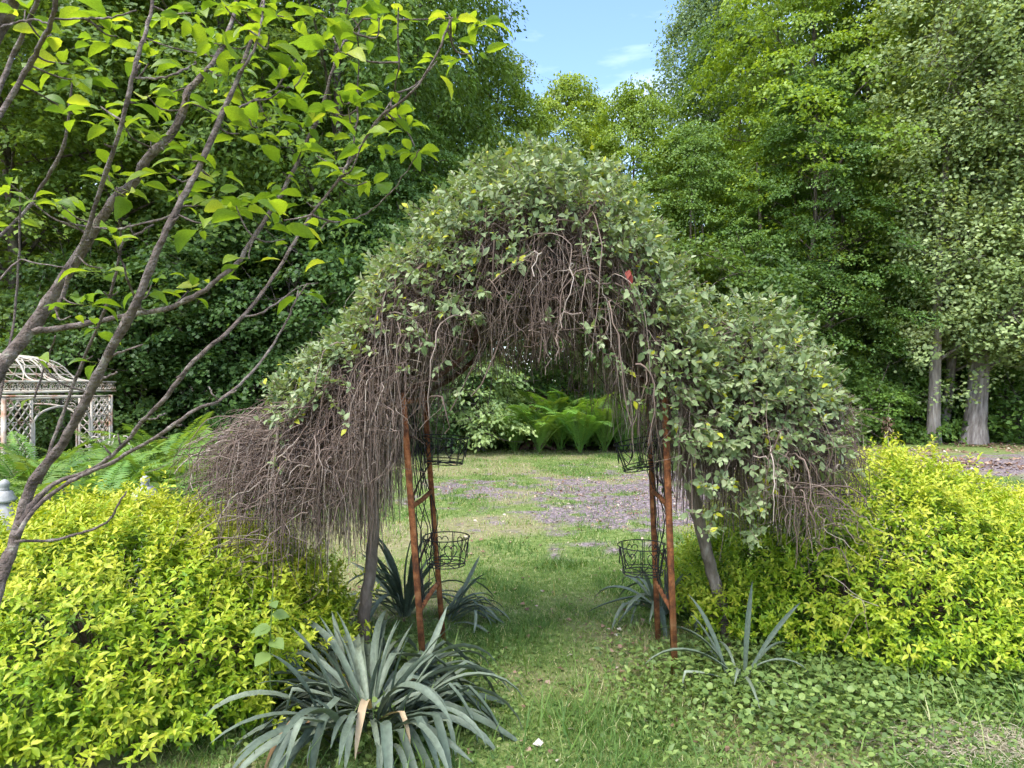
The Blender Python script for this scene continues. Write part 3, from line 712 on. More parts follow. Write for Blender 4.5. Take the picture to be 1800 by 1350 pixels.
def willow(side, label, base, trunk_pts, trunk_r, xr, ntw, nsh):
    root = thing('weeping_willow', label, 'weeping willow', (base[0], base[1], 0), 0, 'weeping willows over the arch')
    g = Geo(); q = smooth_path([np.append(p_[:3], p_[3]) for p_ in trunk_pts], 26); q[:, :3] += rng.normal(0, .004, (26, 3)); tubes(g, q[:, :3], q[:, 3], 10); part('trunk', g, M['wbark'], root, True)
    top = trunk_pts[-1][:3]
    # limbs from the graft to the ridge
    xs = np.linspace(xr[0] + 60, xr[1] - 60, 9)
    for i, xx in enumerate(xs):
        g = Geo(); e = shaped(xx, 55 + rng.uniform(0, 40), rng.uniform(-.5, .5)); m_ = (top + e) / 2 + A([0, rng.normal(0, .12), .14]); tubes(g, smooth_path([top, m_, e], 12), np.linspace(trunk_r * .62, .009, 12), 6); part('limb', g, M['wbark'], root, True)
    # bare drooping twigs
    n = ntw; x0, x1 = xr
    sx = rng.uniform(x0, x1, n)
    if side == 'l':
        k_ = rng.random(n) < .50; sx[k_] = rng.uniform(425, 690, k_.sum())
    else:
        k_ = rng.random(n) < .35; sx[k_] = rng.uniform(1150, 1470, k_.sum())
    de = np.clip(rng.normal(0, .55, n), -1.15, 1.15)
    if side == 'r': de = np.where((sx > 1130) & (sx < 1320), de * .62, de)
    low = np.where((sx > 1130) & (sx < 1450), 75, 0) + np.where((sx > 700) & (sx < 1130), 60, 0)
    s = shaped(sx, 14 + low + rng.random(n) ** 1.4 * 110, de)
    spread = rng.normal(0, 34, n)
    spread = np.where(sx < 580, spread - rng.uniform(0, 85, n) * np.clip((600 - sx) / 120, 0, 1.1), spread)
    spread = np.where(sx > 1330, spread + rng.uniform(-10, 55, n), spread)
    ex = np.clip(sx + spread, 335, 1490)
    eb = rbot(ex); f = rng.random(n) ** .75
    sy = CH * 0 + 675 - (s[:, 2] - CH) / DC * FPX
    ey = np.maximum(sy + 25, sy + (eb - sy) * (.25 + .75 * f) + rng.normal(0, 12, n))
    e = Pv(ex, ey, DC); e[:, 0] = .15 + (e[:, 0] - .15) * (1 - .13 * np.clip(np.abs(de), 0, 1.2) ** 1.5); e[:, 1] = DC + np.clip(de * rng.uniform(.8, 1.5, n) + rng.normal(0, .12, n), -1.35, 1.35) * DW
    ln = np.linalg.norm(e - s, axis=1, keepdims=True)
    hz = e - s; hz[:, 2] = 0
    b1 = s + hz * rng.uniform(.6, 1.0, (n, 1)) + A([0, 0, 1.]) * rng.uniform(.0, .07, (n, 1)) + rng.normal(0, .04, (n, 3))
    drop = np.maximum(s[:, 2:3] - e[:, 2:3], .03)
    b2 = e + A([0, 0, 1.]) * drop * rng.uniform(.5, .85, (n, 1)) + rng.normal(0, .045, (n, 3))
    K = 10; q = bez(s, b1, b2, e, K)
    wob = rng.normal(0, .012, (n, K, 3)); wob[:, 0] = 0; q = q + np.cumsum(wob, 1) * .8
    r0 = (.0013 + .0045 * rng.random(n) ** 3)[:, None] * np.linspace(1.1, .45, K)[None]
    g = Geo(); tubes(g, q, r0, 3, np.clip(rng.normal(.60, .24, n), 0, 1))
    # fine side twigs
    m_ = int(n * 1.6); j = rng.integers(1, 8, m_); i = rng.integers(0, n, m_); p0 = q[i, j]; dd = rng.normal(0, .75, (m_, 3)); dd[:, 2] = -rng.uniform(-.1, 1.3, m_)
    l2 = rng.uniform(.06, .22, (m_, 1)); dd = nrm(dd) * l2
    q2 = bez(p0, p0 + rng.normal(0, .03, (m_, 3)), p0 + dd * .6 + rng.normal(0, .015, (m_, 3)), p0 + dd, 5)
    tubes(g, q2, np.full((m_, 5), .0013), 3, np.clip(rng.normal(.45, .2, m_), 0, 1))
    # knotted old wood inside the crown
    m_ = int(n * .45); xx = rng.uniform(x0, x1, m_); kk = rng.random(m_) < .5; xx[kk] = np.clip(rng.normal(945, 110, kk.sum()), x0, x1); d1 = np.clip(rng.normal(0, .5, m_), -1, 1); dp = np.interp(xx, [600, 760, 860, 945, 1030, 1130, 1300], [130, 170, 230, 275, 230, 180, 130]); p0 = shaped(xx, rng.uniform(.15, 1, m_) * dp, d1)
    p1 = shaped(np.clip(xx + rng.normal(0, 70, m_), x0, x1), rng.uniform(.2, 1, m_) * dp, np.clip(d1 + rng.normal(0, .3, m_), -1, 1))
    q3 = bez(p0, p0 + rng.normal(0, .08, (m_, 3)), p1 + rng.normal(0, .08, (m_, 3)), p1, 8)
    tubes(g, q3, rng.uniform(.002, .006, m_)[:, None] * np.linspace(1, .6, 8)[None], 4, np.clip(rng.normal(.35, .2, m_), 0, 1))
    # a few thick old stems winding through
    m_ = 34; xx = rng.uniform(x0 + 60, x1 - 40, m_); d1 = rng.uniform(-.9, .6, m_); p0 = shaped(xx, rng.uniform(30, 120, m_), d1); p1 = shaped(np.clip(xx + rng.normal(0, 110, m_), x0, x1), rng.uniform(60, 190, m_), np.clip(d1 + rng.normal(0, .3, m_), -1, 1))
    q3 = bez(p0, p0 + rng.normal(0, .12, (m_, 3)), p1 + rng.normal(0, .12, (m_, 3)), p1, 12); q3 = q3 + np.cumsum(rng.normal(0, .008, q3.shape), 1)
    tubes(g, q3, rng.uniform(.005, .010, m_)[:, None] * np.linspace(1, .5, 12)[None], 6, np.clip(rng.normal(.45, .2, m_), 0, 1))
    part('twigs', g, M['twig'], root, kind='stuff')
    # leafy shoots
    n = nsh * 4
    xx = rng.uniform(x0, x1, n); de = rng.uniform(-1.05, 1.05, n); bl = rng.random(n) ** 1.25 * 420 - 12
    band = np.interp(xx, [430, 478, 500, 640, 700, 760, 870, 940, 1010, 1100, 1190, 1300, 1400, 1470, 1500], [-60, -50, 60, 55, 55, 60, 70, 70, 80, 100, 125, 150, 95, 40, 20])
    pat = fbm(xx / 42 + 3, bl / 36 + 7 + de * 2, 3)
    hole = np.exp(-(((xx - 945) / 75) ** 2 + ((bl - 165) / 70) ** 2))
    edge = np.clip(1.15 - (bl - band) / 28, 0, 1)
    side_reach = np.interp(xx, [500, 560, 700, 760, 860, 1000, 1040, 1110, 1150, 1250, 1330, 1370, 1440, 1500], [60, 80, 130, 230, 270, 200, 300, 260, 310, 310, 290, 140, 100, 60])
    patch = np.clip((pat - .497) / .05, 0, 1) * (bl < side_reach) * np.where(xx < 690, .10, .9)
    pr = np.maximum(edge * (.30 + .70 * np.clip((pat - .36) / .1, 0, 1)), patch * (np.abs(de) > .25)) * (1 - .92 * hole) * np.where((xx < 700) & (de < -.4), .12, 1) * np.where((xx < 690) & (bl > 75), .05, 1) * np.where(xx < 490, .15, 1)
    k_ = rng.random(n) < pr; xx, de, bl = xx[k_][:nsh], de[k_][:nsh], bl[k_][:nsh]
    if side == 'l':   # the thick leafy band along the top of the left shoulder
        m_ = 330; xx = np.append(xx, rng.uniform(486, 690, m_)); de = np.append(de, np.clip(rng.normal(-.15, .4, m_), -.75, .8)); bl = np.append(bl, rng.uniform(-12, 34, m_) * np.interp(xx[-m_:], [486, 560, 690], [1.3, 1.1, .8]))
    n = len(xx)
    b = shaped(xx, bl, de)
    # shoots low on the face hang on the outside of the crown
    fr = np.clip((bl - 40) / 110, 0, 1); b[:, 1] = b[:, 1] * (1 - fr) + (DC + np.where(de < .35, -1, 1) * DW * rng.uniform(.75, 1.12, n)) * fr
    cx_ = (xx - 940) / 520
    slope = (rtop(xx + 15) - rtop(xx - 15)) / 30
    outv = np.stack([slope * .8, de * .9, np.ones(n)], -1)
    outv[:, 2] *= (1 - 1.15 * fr); outv[:, 1] -= fr * .5
    axd = nrm(outv + rng.normal(0, .42, (n, 3)))
    ml = 9; sl_ = rng.uniform(.05, .14, n)
    t = np.linspace(.12, 1, ml)[None, :]; ph = rng.uniform(0, 6.28, (n, 1)) + np.arange(ml)[None] * 2.4
    ux = nrm(np.cross(axd, rand_dirs(n))); uy = np.cross(axd, ux)
    rad = ux[:, None] * np.cos(ph)[..., None] + uy[:, None] * np.sin(ph)[..., None]
    loc = b[:, None] + axd[:, None] * (t * sl_[:, None])[..., None]
    loc[..., 2] -= (t * sl_[:, None]) ** 2 * 1.2
    op = np.linspace(1.25, .35, ml)[None, :, None]
    dirn = nrm(axd[:, None] * (1.3 - op) + rad * op + rng.normal(0, .2, (n, ml, 3))); dirn[..., 2] -= .12
    nor = axd[:, None] * .6 + A([0, 0, .8]) + rng.normal(0, .45, (n, ml, 3))
    lg = rng.uniform(.022, .062, (n, ml)) * rng.uniform(.75, 1.15, (n, 1)) * np.linspace(1.05, .75, ml)[None]
    v = np.clip(rng.normal(.45, .13, (n, 1)) + rng.normal(0, .16, (n, ml)) + .10 * (t - .5), 0, .94)
    yel = rng.random((n, ml)) < .035; v[yel] = 1
    F_ = lambda a_: a_.reshape(-1, a_.shape[-1]) if a_.ndim == 3 else a_.ravel()
    loc, dirn, nor, lg, v = F_(loc), F_(dirn), F_(nor), F_(lg), F_(v)
    promote(root, 'leaf', LANCE, loc, dirn, nor, lg * .30, lg, v, M['willow'], 'foliage', 300)
    g = Geo(); st = np.stack([b, b + axd * sl_[:, None] * .5, b + axd * sl_[:, None]], 1); tubes(g, st, np.full(3, .0014), 3, .7); part('shoots', g, M['twig'], root, kind='stuff')
    return root


def promote(root, name, T, loc, dirn, nor, wid, lng, v, mat, rest, n=300):
    """the n leaves nearest the eye become objects of their own, the rest one part"""
    dist = np.linalg.norm(loc - A([0, 0, CH]), axis=1) / lng
    order = np.argsort(dist); near, far = order[:n], order[n:]
    nv = 8; vs = np.quantile(v[near], (np.arange(nv) + .5) / nv)
    meshes = []
    for q in vs:
        gg = Geo(); gg.add(T[0], T[1], q); meshes.append(gg.mesh(name, mat))
    x, y, z = frames(dirn[near], nor[near]); rl = A(root.location)
    for i, j in enumerate(near):
        me = meshes[int(np.argmin(np.abs(vs - v[j])))]
        o = link(name, me, root); p_ = loc[j] - rl
        m4 = Matrix([[x[i][r] * wid[j], y[i][r] * lng[j], z[i][r] * lng[j], p_[r]] for r in range(3)] + [[0, 0, 0, 1]])
        o.matrix_basis = m4
    g = Geo(); scatter(g, T, loc[far], dirn[far], nor[far], wid[far], lng[far], v[far])
    o = link(rest, g.mesh(rest, mat, root.location), root); o['kind'] = 'stuff'; return o


lt = [np.append(P(636, 1130, 4.05), .040), np.append(P(640, 1080, 4.05), .038), np.append(P(652, 985, 4.05), .036), np.append(P(657, 900, 4.05), .036), np.append(P(652, 810, 4.05), .042), np.append(P(665, 775, 4.05), .046)]
lt[0][2] = -.05
willow('l', 'left weeping willow, mostly bare brown drooping twigs with leaves on top', lt[0], lt, .046, (425, 950), 3400, 1400)
rt_ = [np.append(P(1282, 1110, 4.2), .040), np.append(P(1262, 1040, 4.2), .037), np.append(P(1240, 960, 4.15), .036), np.append(P(1222, 890, 4.1), .035), np.append(P(1208, 820, 4.1), .036), np.append(P(1196, 740, 4.05), .042)]
rt_[0][2] = -.05
willow('r', 'right weeping willow, thickly covered with grey green leaves', rt_[0], rt_, .044, (940, 1465), 2800, 2000)
g = Geo(); p_ = P(1103, 478, 3.42); scatter(g, LANCE, A([p_, p_ + A([.01, .0, .012])]), A([[.25, -.2, -1], [-.3, -.3, -.8]]), A([[.1, -1, .3], [-.4, -1, .2]]), A([.02, .017]), A([.075, .06]), A([.2, .8]))
r_ = thing('red_leaf', 'withered red leaf caught in the twigs right of the arch top', 'leaf', tuple(p_)); part('blade', g, M['red'], r_, kind='stuff')

# ------------------------------------------------------------------ golden-leaved shrubs
rng = np.random.default_rng(105)
def golden_shrub(cx, cy, rx, ry, rz, nsh, label, seed, near=300, yel=0., lmin=.026, lmax=.050):
    root = thing('golden_shrub', label, 'shrub', (cx, cy, 0), 0, 'golden-leaved shrubs')
    n = nsh
    u = rand_dirs(n); u[:, 2] = np.abs(u[:, 2]); k_ = u[:, 2] < .12; u[k_, 2] += rng.uniform(0, .3, k_.sum()); u = nrm(u)
    th = np.arctan2(u[:, 1], u[:, 0]); el = np.arcsin(np.clip(u[:, 2], 0, 1))
    lump = 1 + .26 * (fbm(th * 2.2 + seed, el * 4 + seed * 1.7, 4) - .5) + .10 * (fbm(th * 9 + seed, el * 12, 2) - .5)
    layer = 1 - np.abs(rng.normal(0, .085, n)); layer[rng.random(n) < .12] *= .84
    tall = rng.random(n) < .08; layer[tall] += rng.uniform(.02, .13, tall.sum())
    b = np.stack([u[:, 0] * rx, u[:, 1] * ry, u[:, 2] * rz], -1) * (lump * layer)[:, None]
    nrml = nrm(np.stack([u[:, 0] / rx, u[:, 1] / ry, u[:, 2] / rz], -1))
    axd = nrm(nrml * .9 + A([0, 0, .55]) + rng.normal(0, .33, (n, 3)))
    ml = 9; sl_ = rng.uniform(.05, .12, n)
    b = b - axd * sl_[:, None] * .5 + A([cx, cy, .0])
    t = np.linspace(.1, 1, ml)[None]; ph = rng.uniform(0, 6.28, (n, 1)) + np.arange(ml)[None] * 2.4
    ux = nrm(np.cross(axd, rand_dirs(n))); uy = np.cross(axd, ux)
    rad = ux[:, None] * np.cos(ph)[..., None] + uy[:, None] * np.sin(ph)[..., None]
    loc = b[:, None] + axd[:, None] * (t * sl_[:, None])[..., None]
    op = np.linspace(1.25, .45, ml)[None, :, None]
    dirn = nrm(axd[:, None] * (1.35 - op) + rad * op + rng.normal(0, .18, (n, ml, 3))); dirn[..., 2] -= .15
    nor = axd[:, None] * .8 + A([0, 0, .5]) + rng.normal(0, .3, (n, ml, 3))
    lg = rng.uniform(lmin, lmax, (n, ml)) * np.linspace(1.15, .7, ml)[None]
    # young outer and upper growth is yellow, older leaves inside are green
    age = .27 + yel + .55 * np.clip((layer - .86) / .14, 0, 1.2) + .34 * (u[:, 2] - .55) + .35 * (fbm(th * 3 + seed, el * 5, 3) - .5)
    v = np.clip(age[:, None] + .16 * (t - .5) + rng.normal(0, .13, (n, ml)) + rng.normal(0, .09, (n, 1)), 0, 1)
    keep = loc[..., 2] > .03
    loc, dirn, nor, lg, v = loc[keep], dirn[keep], nor[keep], lg[keep], v[keep]
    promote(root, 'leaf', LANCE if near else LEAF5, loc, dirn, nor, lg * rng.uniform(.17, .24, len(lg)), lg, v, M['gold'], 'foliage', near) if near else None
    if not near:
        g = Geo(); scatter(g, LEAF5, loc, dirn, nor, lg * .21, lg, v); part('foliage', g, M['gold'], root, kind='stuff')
    m_ = 160; i = rng.integers(0, n, m_); e = b[i]; s = A([cx, cy, 0]) + (e - A([cx, cy, 0])) * A([.25, .25, 0]); s[:, 2] = -.03
    q = bez(s, s + A([0, 0, .25]), e - axd[i] * .15, e, 8); g = Geo(); tubes(g, q, np.linspace(.006, .0018, 8)[None].repeat(m_, 0), 4, .35); part('stems', g, M['twig'], root, kind='stuff')
    return root


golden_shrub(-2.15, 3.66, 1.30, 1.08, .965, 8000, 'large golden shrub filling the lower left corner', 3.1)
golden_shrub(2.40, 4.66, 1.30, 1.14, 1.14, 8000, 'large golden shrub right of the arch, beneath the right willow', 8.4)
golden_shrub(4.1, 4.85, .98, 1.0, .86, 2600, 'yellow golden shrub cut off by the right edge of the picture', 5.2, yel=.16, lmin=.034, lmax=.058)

# ------------------------------------------------------------------ yuccas
rng = np.random.default_rng(106)
def strap(length, width, bend, kink_at, kink, twist, seed, k=11):
    """one sword leaf: starts along +Y rising, bends by gravity, may fold at a kink"""
    r = np.random.default_rng(seed); ang = math.radians(bend[0]); p_ = A([0., 0, 0]); pts = [p_.copy()]
    for i in range(1, k):
        f = i / (k - 1); ang = math.radians(bend[0] + (bend[1] - bend[0]) * f ** 1.6)
        if kink and f > kink_at: ang -= math.radians(kink)
        p_ = p_ + A([math.sin(twist * f) * .25, math.cos(ang), math.sin(ang)]) * length / (k - 1); pts.append(p_.copy())
    pts = A(pts); f = np.linspace(0, 1, k)
    wd = width * np.interp(f, [0, .12, .45, .75, .92, 1], [.75, .65, 1, .85, .4, .04])
    T = nrm(np.gradient(pts, axis=0)); x = nrm(np.cross(T, A([0, 0, 1.])) + A([1e-4, 0, 0])); roll = twist * f * .8 + r.normal(0, .06, k)
    nn_ = np.cross(x, T); xr_ = x * np.cos(roll)[:, None] + nn_ * np.sin(roll)[:, None]; nr_ = np.cross(xr_, T)
    fold = .28 * wd[:, None]
    V = np.concatenate([pts - xr_ * wd[:, None] / 2 + nr_ * fold, pts, pts + xr_ * wd[:, None] / 2 + nr_ * fold])
    i = np.arange(k - 1); F = np.concatenate([np.stack([i, i + 1, i + 1 + k, i + k], -1), np.stack([i + k, i + 1 + k, i + 1 + 2 * k, i + 2 * k], -1)])
    return V, F


STRAPS = []
for i in range(18):
    kk = i % 3
    b0 = [rng.uniform(55, 76), rng.uniform(35, 60), rng.uniform(30, 52)][kk]; b1 = [rng.uniform(20, 62), rng.uniform(-75, -15), rng.uniform(-10, 25)][kk]
    V, F = strap(1.0, .074, (b0, b1), rng.uniform(.38, .66), [0, 0, rng.uniform(40, 95)][kk], rng.normal(0, .5), i)
    STRAPS.append((kk, mesh_arrays('leaf', V, [F], np.full(len(V), rng.uniform(.2, .95)), M['yucca'], True), V, F))
DRY = [mesh_arrays('dry_leaf', V, [F], np.full(len(V), rng.random()), M['yucca_dry'], True) for (V, F) in [(s_[2], s_[3]) for s_ in STRAPS if s_[0] != 0][:4]]


def yucca(px, d, n, lmin, lmax, label, mix_=(.3, .4, .3), dry=0, arc=(0, 6.283), upright=0, wf=1.0, core=.07, shrink=1.0):
    x = (px - 900) / FPX * d
    root = thing('yucca', label, 'yucca', (x, d, float(ground_z(A(x), A(d)))), 0, 'yuccas round the arch')
    for i in range(n + dry):
        kk = rng.choice(3, p=mix_); c_ = [s_ for s_ in STRAPS if s_[0] == kk]
        me = c_[rng.integers(len(c_))][1] if i < n else DRY[rng.integers(4)]
        o = link('leaf' if i < n else 'dry_leaf', me, root); L_ = rng.uniform(lmin, lmax) * (1 if i < n else .8) * (shrink if kk == 0 else 1)
        a_ = rng.uniform(*arc); o.rotation_euler = (rng.normal(0, .12) + upright, rng.normal(0, .12), a_)
        o.scale = (L_ * wf * rng.uniform(.8, 1.15), L_, L_ * rng.uniform(.8, 1.1)); rr = rng.uniform(.0, core)
        o.location = (-math.sin(a_) * rr, math.cos(a_) * rr, rng.uniform(-.01, .09))
    return root


yucca(650, 3.20, 185, .42, .76, 'big grey green yucca in the foreground left of the path', (.13, .40, .47), dry=6, core=.24, shrink=.72, wf=.85)
yucca(712, 4.75, 46, .42, .62, 'upright dark yucca behind the left willow trunk', (.72, .18, .10), wf=.8)
yucca(785, 4.62, 20, .34, .5, 'flopping yucca at the foot of the back left post', (.1, .5, .4), arc=(-2.6, -.6), wf=.8)
yucca(1160, 4.72, 44, .40, .58, 'drooping yucca behind the right posts of the arch', (.22, .45, .33), wf=.75)
yucca(1300, 3.55, 14, .36, .58, 'small sparse yucca in the creeper right of the arch', (.22, .55, .23), wf=.6)

# ------------------------------------------------------------------ ferns
rng = np.random.default_rng(107)
def frond(seed, k=21):
    r = np.random.default_rng(seed); f = np.linspace(0, 1, k); b0, b1 = r.uniform(68, 82), r.uniform(-30, 15)
    ang = np.radians(b0 + (b1 - b0) * f ** 1.9); st = 1 / (k - 1)
    pts = np.stack([np.cumsum(np.full(k, r.normal(0, .05))) * st, np.cumsum(np.cos(ang)) * st, np.cumsum(np.sin(ang)) * st], -1)
    T = nrm(np.gradient(pts, axis=0)); g = Geo(); tubes(g, pts, np.linspace(.008, .002, k), 3, .55)
    i = np.arange(3, k); ln = .155 * np.interp(f[i], [.1, .3, .6, .85, 1], [.25, .7, 1, .65, .12])
    for s_ in (-1, 1):
        d_ = nrm(A([s_, 0, 0]) + T[i] * .45 + A([0, 0, -.12]) + r.normal(0, .06, (len(i), 3)))
        nn_ = np.cross(A([1., 0, 0]), T[i]); scatter(g, RHOMB, pts[i], d_, nn_ + r.normal(0, .1, (len(i), 3)), .0115, ln, np.clip(.35 + .4 * f[i] + r.normal(0, .08, len(i)), 0, 1))
        j = i[:-1]; j[:] = j; scatter(g, RHOMB, (pts[j] + pts[j + 1]) / 2, d_[:-1], nn_[:-1], .0115, ln[:-1] * .98, np.clip(.35 + .4 * f[j] + r.normal(0, .08, len(j)), 0, 1))
    return g.mesh('frond', M['fern'])


FR = [frond(i) for i in range(6)]


def fern(px, d, h, nf, label, colr, group):
    x = (px - 900) / FPX * d; root = thing('fern', label, 'fern', (x, d, 0), 0, group)
    a0 = rng.uniform(0, 6.28)
    for i in range(nf):
        o = link('frond', FR[rng.integers(6)], root); s_ = h * rng.uniform(.95, 1.25)
        o.rotation_euler = (rng.uniform(-.22, .12), rng.normal(0, .08), a0 + i * 6.283 / nf + rng.normal(0, .15)); o.scale = (s_, s_, s_); q_ = rng.uniform(.6, 1.2); o.color = (colr[0] * q_ * rng.uniform(.85, 1.15), colr[1] * q_, colr[2] * q_, 1)
        o.location = (0, 0, rng.uniform(-.02, .02))
    return root


row = {5.6: 'front row of the fern bed', 6.8: 'middle of the fern bed', 8.2: 'back of the fern bed'}
FB = [(20, 5.7, .74), (95, 5.6, .72), (170, 5.9, .74), (235, 6.2, .76), (300, 5.9, .72), (-30, 6.8, .8), (50, 7.0, .8), (135, 6.8, .78), (200, 7.2, .82), (270, 7.0, .80), (335, 7.2, .80), (390, 6.7, .72), (150, 8.3, .85), (215, 8.6, .84), (290, 8.4, .86), (350, 8.6, .88), (420, 8.3, .82), (470, 9.2, .8), (60, 8.4, .8), (320, 9.8, .9), (255, 9.9, .85), (400, 10.2, .85)]
ORD = ['first', 'second', 'third', 'fourth', 'fifth', 'sixth', 'seventh', 'eighth']
RW = lambda d: 'front row' if d < 6.4 else 'second row' if d < 7.6 else 'third row' if d < 9 else 'rearmost row'
for i, (px, d, h) in enumerate(FB):
    rank = sum(1 for f_ in FB if RW(f_[1]) == RW(d) and f_[0] < px)
    fern(px, d, h * 1.28, 10, f'green fern, {ORD[rank]} from the left in the {RW(d)} of the left bed', (1, 1, 1), 'ferns in the left bed')
FC = [(905, 15.8, .85), (948, 15.5, .95), (985, 15.9, 1.0), (1020, 15.4, 1.0), (1062, 15.7, 1.0), (1095, 15.9, .95), (965, 16.6, 1.15), (1035, 16.6, 1.15), (1120, 16.4, .95), (1000, 17, 1.2)]
for i, (px, d, h) in enumerate(FC):
    rank = sum(1 for f_ in FC if (f_[1] < 16.2) == (d < 16.2) and f_[0] < px)
    fern(px, d, h * 1.42, 12, f'bright green fern, {ORD[rank]} from the left in the far clump, ' + ('front' if d < 16.2 else 'back') + ' row', (.88, .95, .85), 'ferns in the far clump')

# ------------------------------------------------------------------ white wrought-iron gazebo
def spiral(c0, r0, turns, a0, ux, uz, k=16, sgn=1):
    t = np.linspace(0, 1, k); a_ = a0 + sgn * turns * 2 * math.pi * t; r = r0 * (1 - .8 * t)
    return A(c0) + (r * np.cos(a_))[:, None] * A(ux) + (r * np.sin(a_))[:, None] * A(uz)


GX0, GX1, GY0, GY1, GE = -9.1, -6.7, 9.0, 11.4, 1.40
gz = thing('gazebo', 'white rusting wrought-iron gazebo with lattice sides and onion-shaped roof', 'gazebo', ((GX0 + GX1) / 2, (GY0 + GY1) / 2, 0))
corners = [A([GX1, GY0]), A([GX1, GY1]), A([GX0, GY1]), A([GX0, GY0])]
UZ = A([0, 0, 1.])
for fi in range(4):
    c0, c1 = corners[fi], corners[(fi + 1) % 4]; e = nrm(c1 - c0); W_ = np.linalg.norm(c1 - c0); E3 = A([e[0], e[1], 0]); B3 = A([c0[0], c0[1], 0])
    q = lambda s_, z_: B3 + E3 * s_ + UZ * z_
    pw = .52
    g = Geo(); box(g, q(0, -.05), q(0, GE + .02), .045, .045, up=E3); part('corner_post', g, M['white_iron'], gz)
    for (s0, s1) in ((0, pw), (W_ - pw, W_)):
        inner = s1 if s0 == 0 else s0
        g = Geo(); box(g, q(inner, 0), q(inner, GE - .02), .03, .03, up=E3); part('post', g, M['white_iron'], gz)
        g = Geo(); st = .135
        for sg in (1, -1):
            zz = -pw
            while zz < GE:
                za, zb = zz, zz + pw; sa, sb = (s0, s1) if sg == 1 else (s1, s0)
                ta = max(0, (0 - za) / pw); tb = min(1, (GE - za) / pw)
                if tb > ta: box(g, q(sa + (sb - sa) * ta, za + pw * ta), q(sa + (sb - sa) * tb, za + pw * tb), .016, .014, up=np.cross(E3, UZ))
                zz += st
        for z_ in (.30, .70, 1.08):
            box(g, q(s0 + .02, z_), q(s1 - .02, z_), .014, .014, up=np.cross(E3, UZ))
        o = part('lattice_panel', g, M['white_iron'], gz, kind='stuff')
    # arched opening with scrolls
    g = Geo(); t = np.linspace(0, math.pi, 21); s_m = W_ / 2; rx_ = W_ / 2 - pw - .05
    arcp = np.stack([q(s_m - rx_ * math.cos(a_), 1.05 + .22 * math.sin(a_)) for a_ in t]); arcp = np.concatenate([[q(s_m - rx_, 0)], arcp, [q(s_m + rx_, 0)]])
    tubes(g, arcp, np.full(len(arcp), .016), 6); part('arch_frame', g, M['white_iron'], gz, True)
    g = Geo()
    for s_ in np.linspace(pw + .08, W_ - pw - .08, 9):
        h_ = .045; tubes(g, spiral(q(s_, 1.345), h_, 1.5, 0, E3, UZ), np.full(16, .005), 4)
    for sg, s_ in ((1, pw + .12), (-1, W_ - pw - .12)):
        tubes(g, spiral(q(s_, 1.22), .07, 1.4, 1, E3 * sg, UZ), np.full(16, .007), 4)
    part('arch_scrolls', g, M['white_iron'], gz, kind='stuff')
    # cornice
    for z_, nm in ((GE, 'lower_rail'), (GE + .085, 'middle_rail'), (GE + .235, 'upper_rail')):
        g = Geo(); ov = .0 if z_ == GE else .05; on_ = A([e[1], -e[0], 0]) * ov
        box(g, q(-ov, z_) + on_, q(W_ + ov, z_) + on_, .028, .028, up=UZ); part(nm, g, M['white_iron'], gz)
    g = Geo(); on_ = A([e[1], -e[0], 0]) * .05
    for s_ in np.arange(.06, W_, .135):
        tubes(g, spiral(q(s_, GE + .16) + on_, .062, 1.6, .5, E3, UZ), np.full(16, .0065), 4); tubes(g, spiral(q(s_ + .067, GE + .16) + on_, .062, .5, 3.6, E3, UZ, 10), np.full(10, .0055), 4)
    part('scroll_frieze', g, M['white_iron'], gz, kind='stuff')
# onion roof ribs
cx_, cy_ = (GX0 + GX1) / 2, (GY0 + GY1) / 2
ribp = A([(1.20, 0), (1.02, .03), (.90, .11), (.82, .23), (.68, .33), (.42, .39), (.05, .42)])
for i in range(16):
    a_ = i * math.pi / 8; dd = A([math.cos(a_), math.sin(a_), 0]); sc = 1 / max(abs(dd[0]), abs(dd[1])); sc = 1 + (sc - 1) * .6
    g = Geo(); tubes(g, smooth_path([A([cx_, cy_, GE + .24]) + dd * r_ * sc + UZ * z_ for r_, z_ in ribp], 18), np.full(18, .013), 5); part('roof_rib', g, M['white_iron'], gz, True)
g = Geo()
for r_, z_ in ((.90, .11), (.82, .23), (.68, .33), (.42, .39)):
    t = np.linspace(0, 2 * math.pi, 49); sc = 1 / np.maximum(np.abs(np.cos(t)), np.abs(np.sin(t))); sc = 1 + (sc - 1) * .6
    tubes(g, np.stack([cx_ + r_ * sc * np.cos(t), cy_ + r_ * sc * np.sin(t), t * 0 + GE + .24 + z_], -1), np.full(49, .008), 4)
for i in range(32):
    a_ = i * math.pi / 16; tw = .55 if i % 2 else -.55; f = np.linspace(0, 1, 12); rz_ = smooth_path(ribp, 12); aa = a_ + tw * f
    sc = 1 + (1 / np.maximum(np.abs(np.cos(aa)), np.abs(np.sin(aa))) - 1) * .6
    tubes(g, np.stack([cx_ + rz_[:, 0] * sc * np.cos(aa), cy_ + rz_[:, 0] * sc * np.sin(aa), GE + .24 + rz_[:, 1]], -1), np.full(12, .008), 4)
part('roof_lattice', g, M['white_iron'], gz, kind='stuff')
g = Geo(); pr = [(0.0, 0), (.035, 0), (.05, .05), (.02, .09), (.035, .13), (.0, .2)]


def lathe(g, pr, c0, k=14, v=.5):
    t = np.arange(k) / k * 2 * math.pi; pr = A(pr, float); V = np.stack([c0[0] + pr[:, 0:1] * np.cos(t), c0[1] + pr[:, 0:1] * np.sin(t), c0[2] + pr[:, 1:2] + 0 * t], -1).reshape(-1, 3)
    i = np.arange(len(pr) * k).reshape(len(pr), k); j = np.roll(i, -1, 1); F = np.stack([i[:-1], j[:-1], j[1:], i[1:]], -1).reshape(-1, 4); g.add(V, [F], v); return g


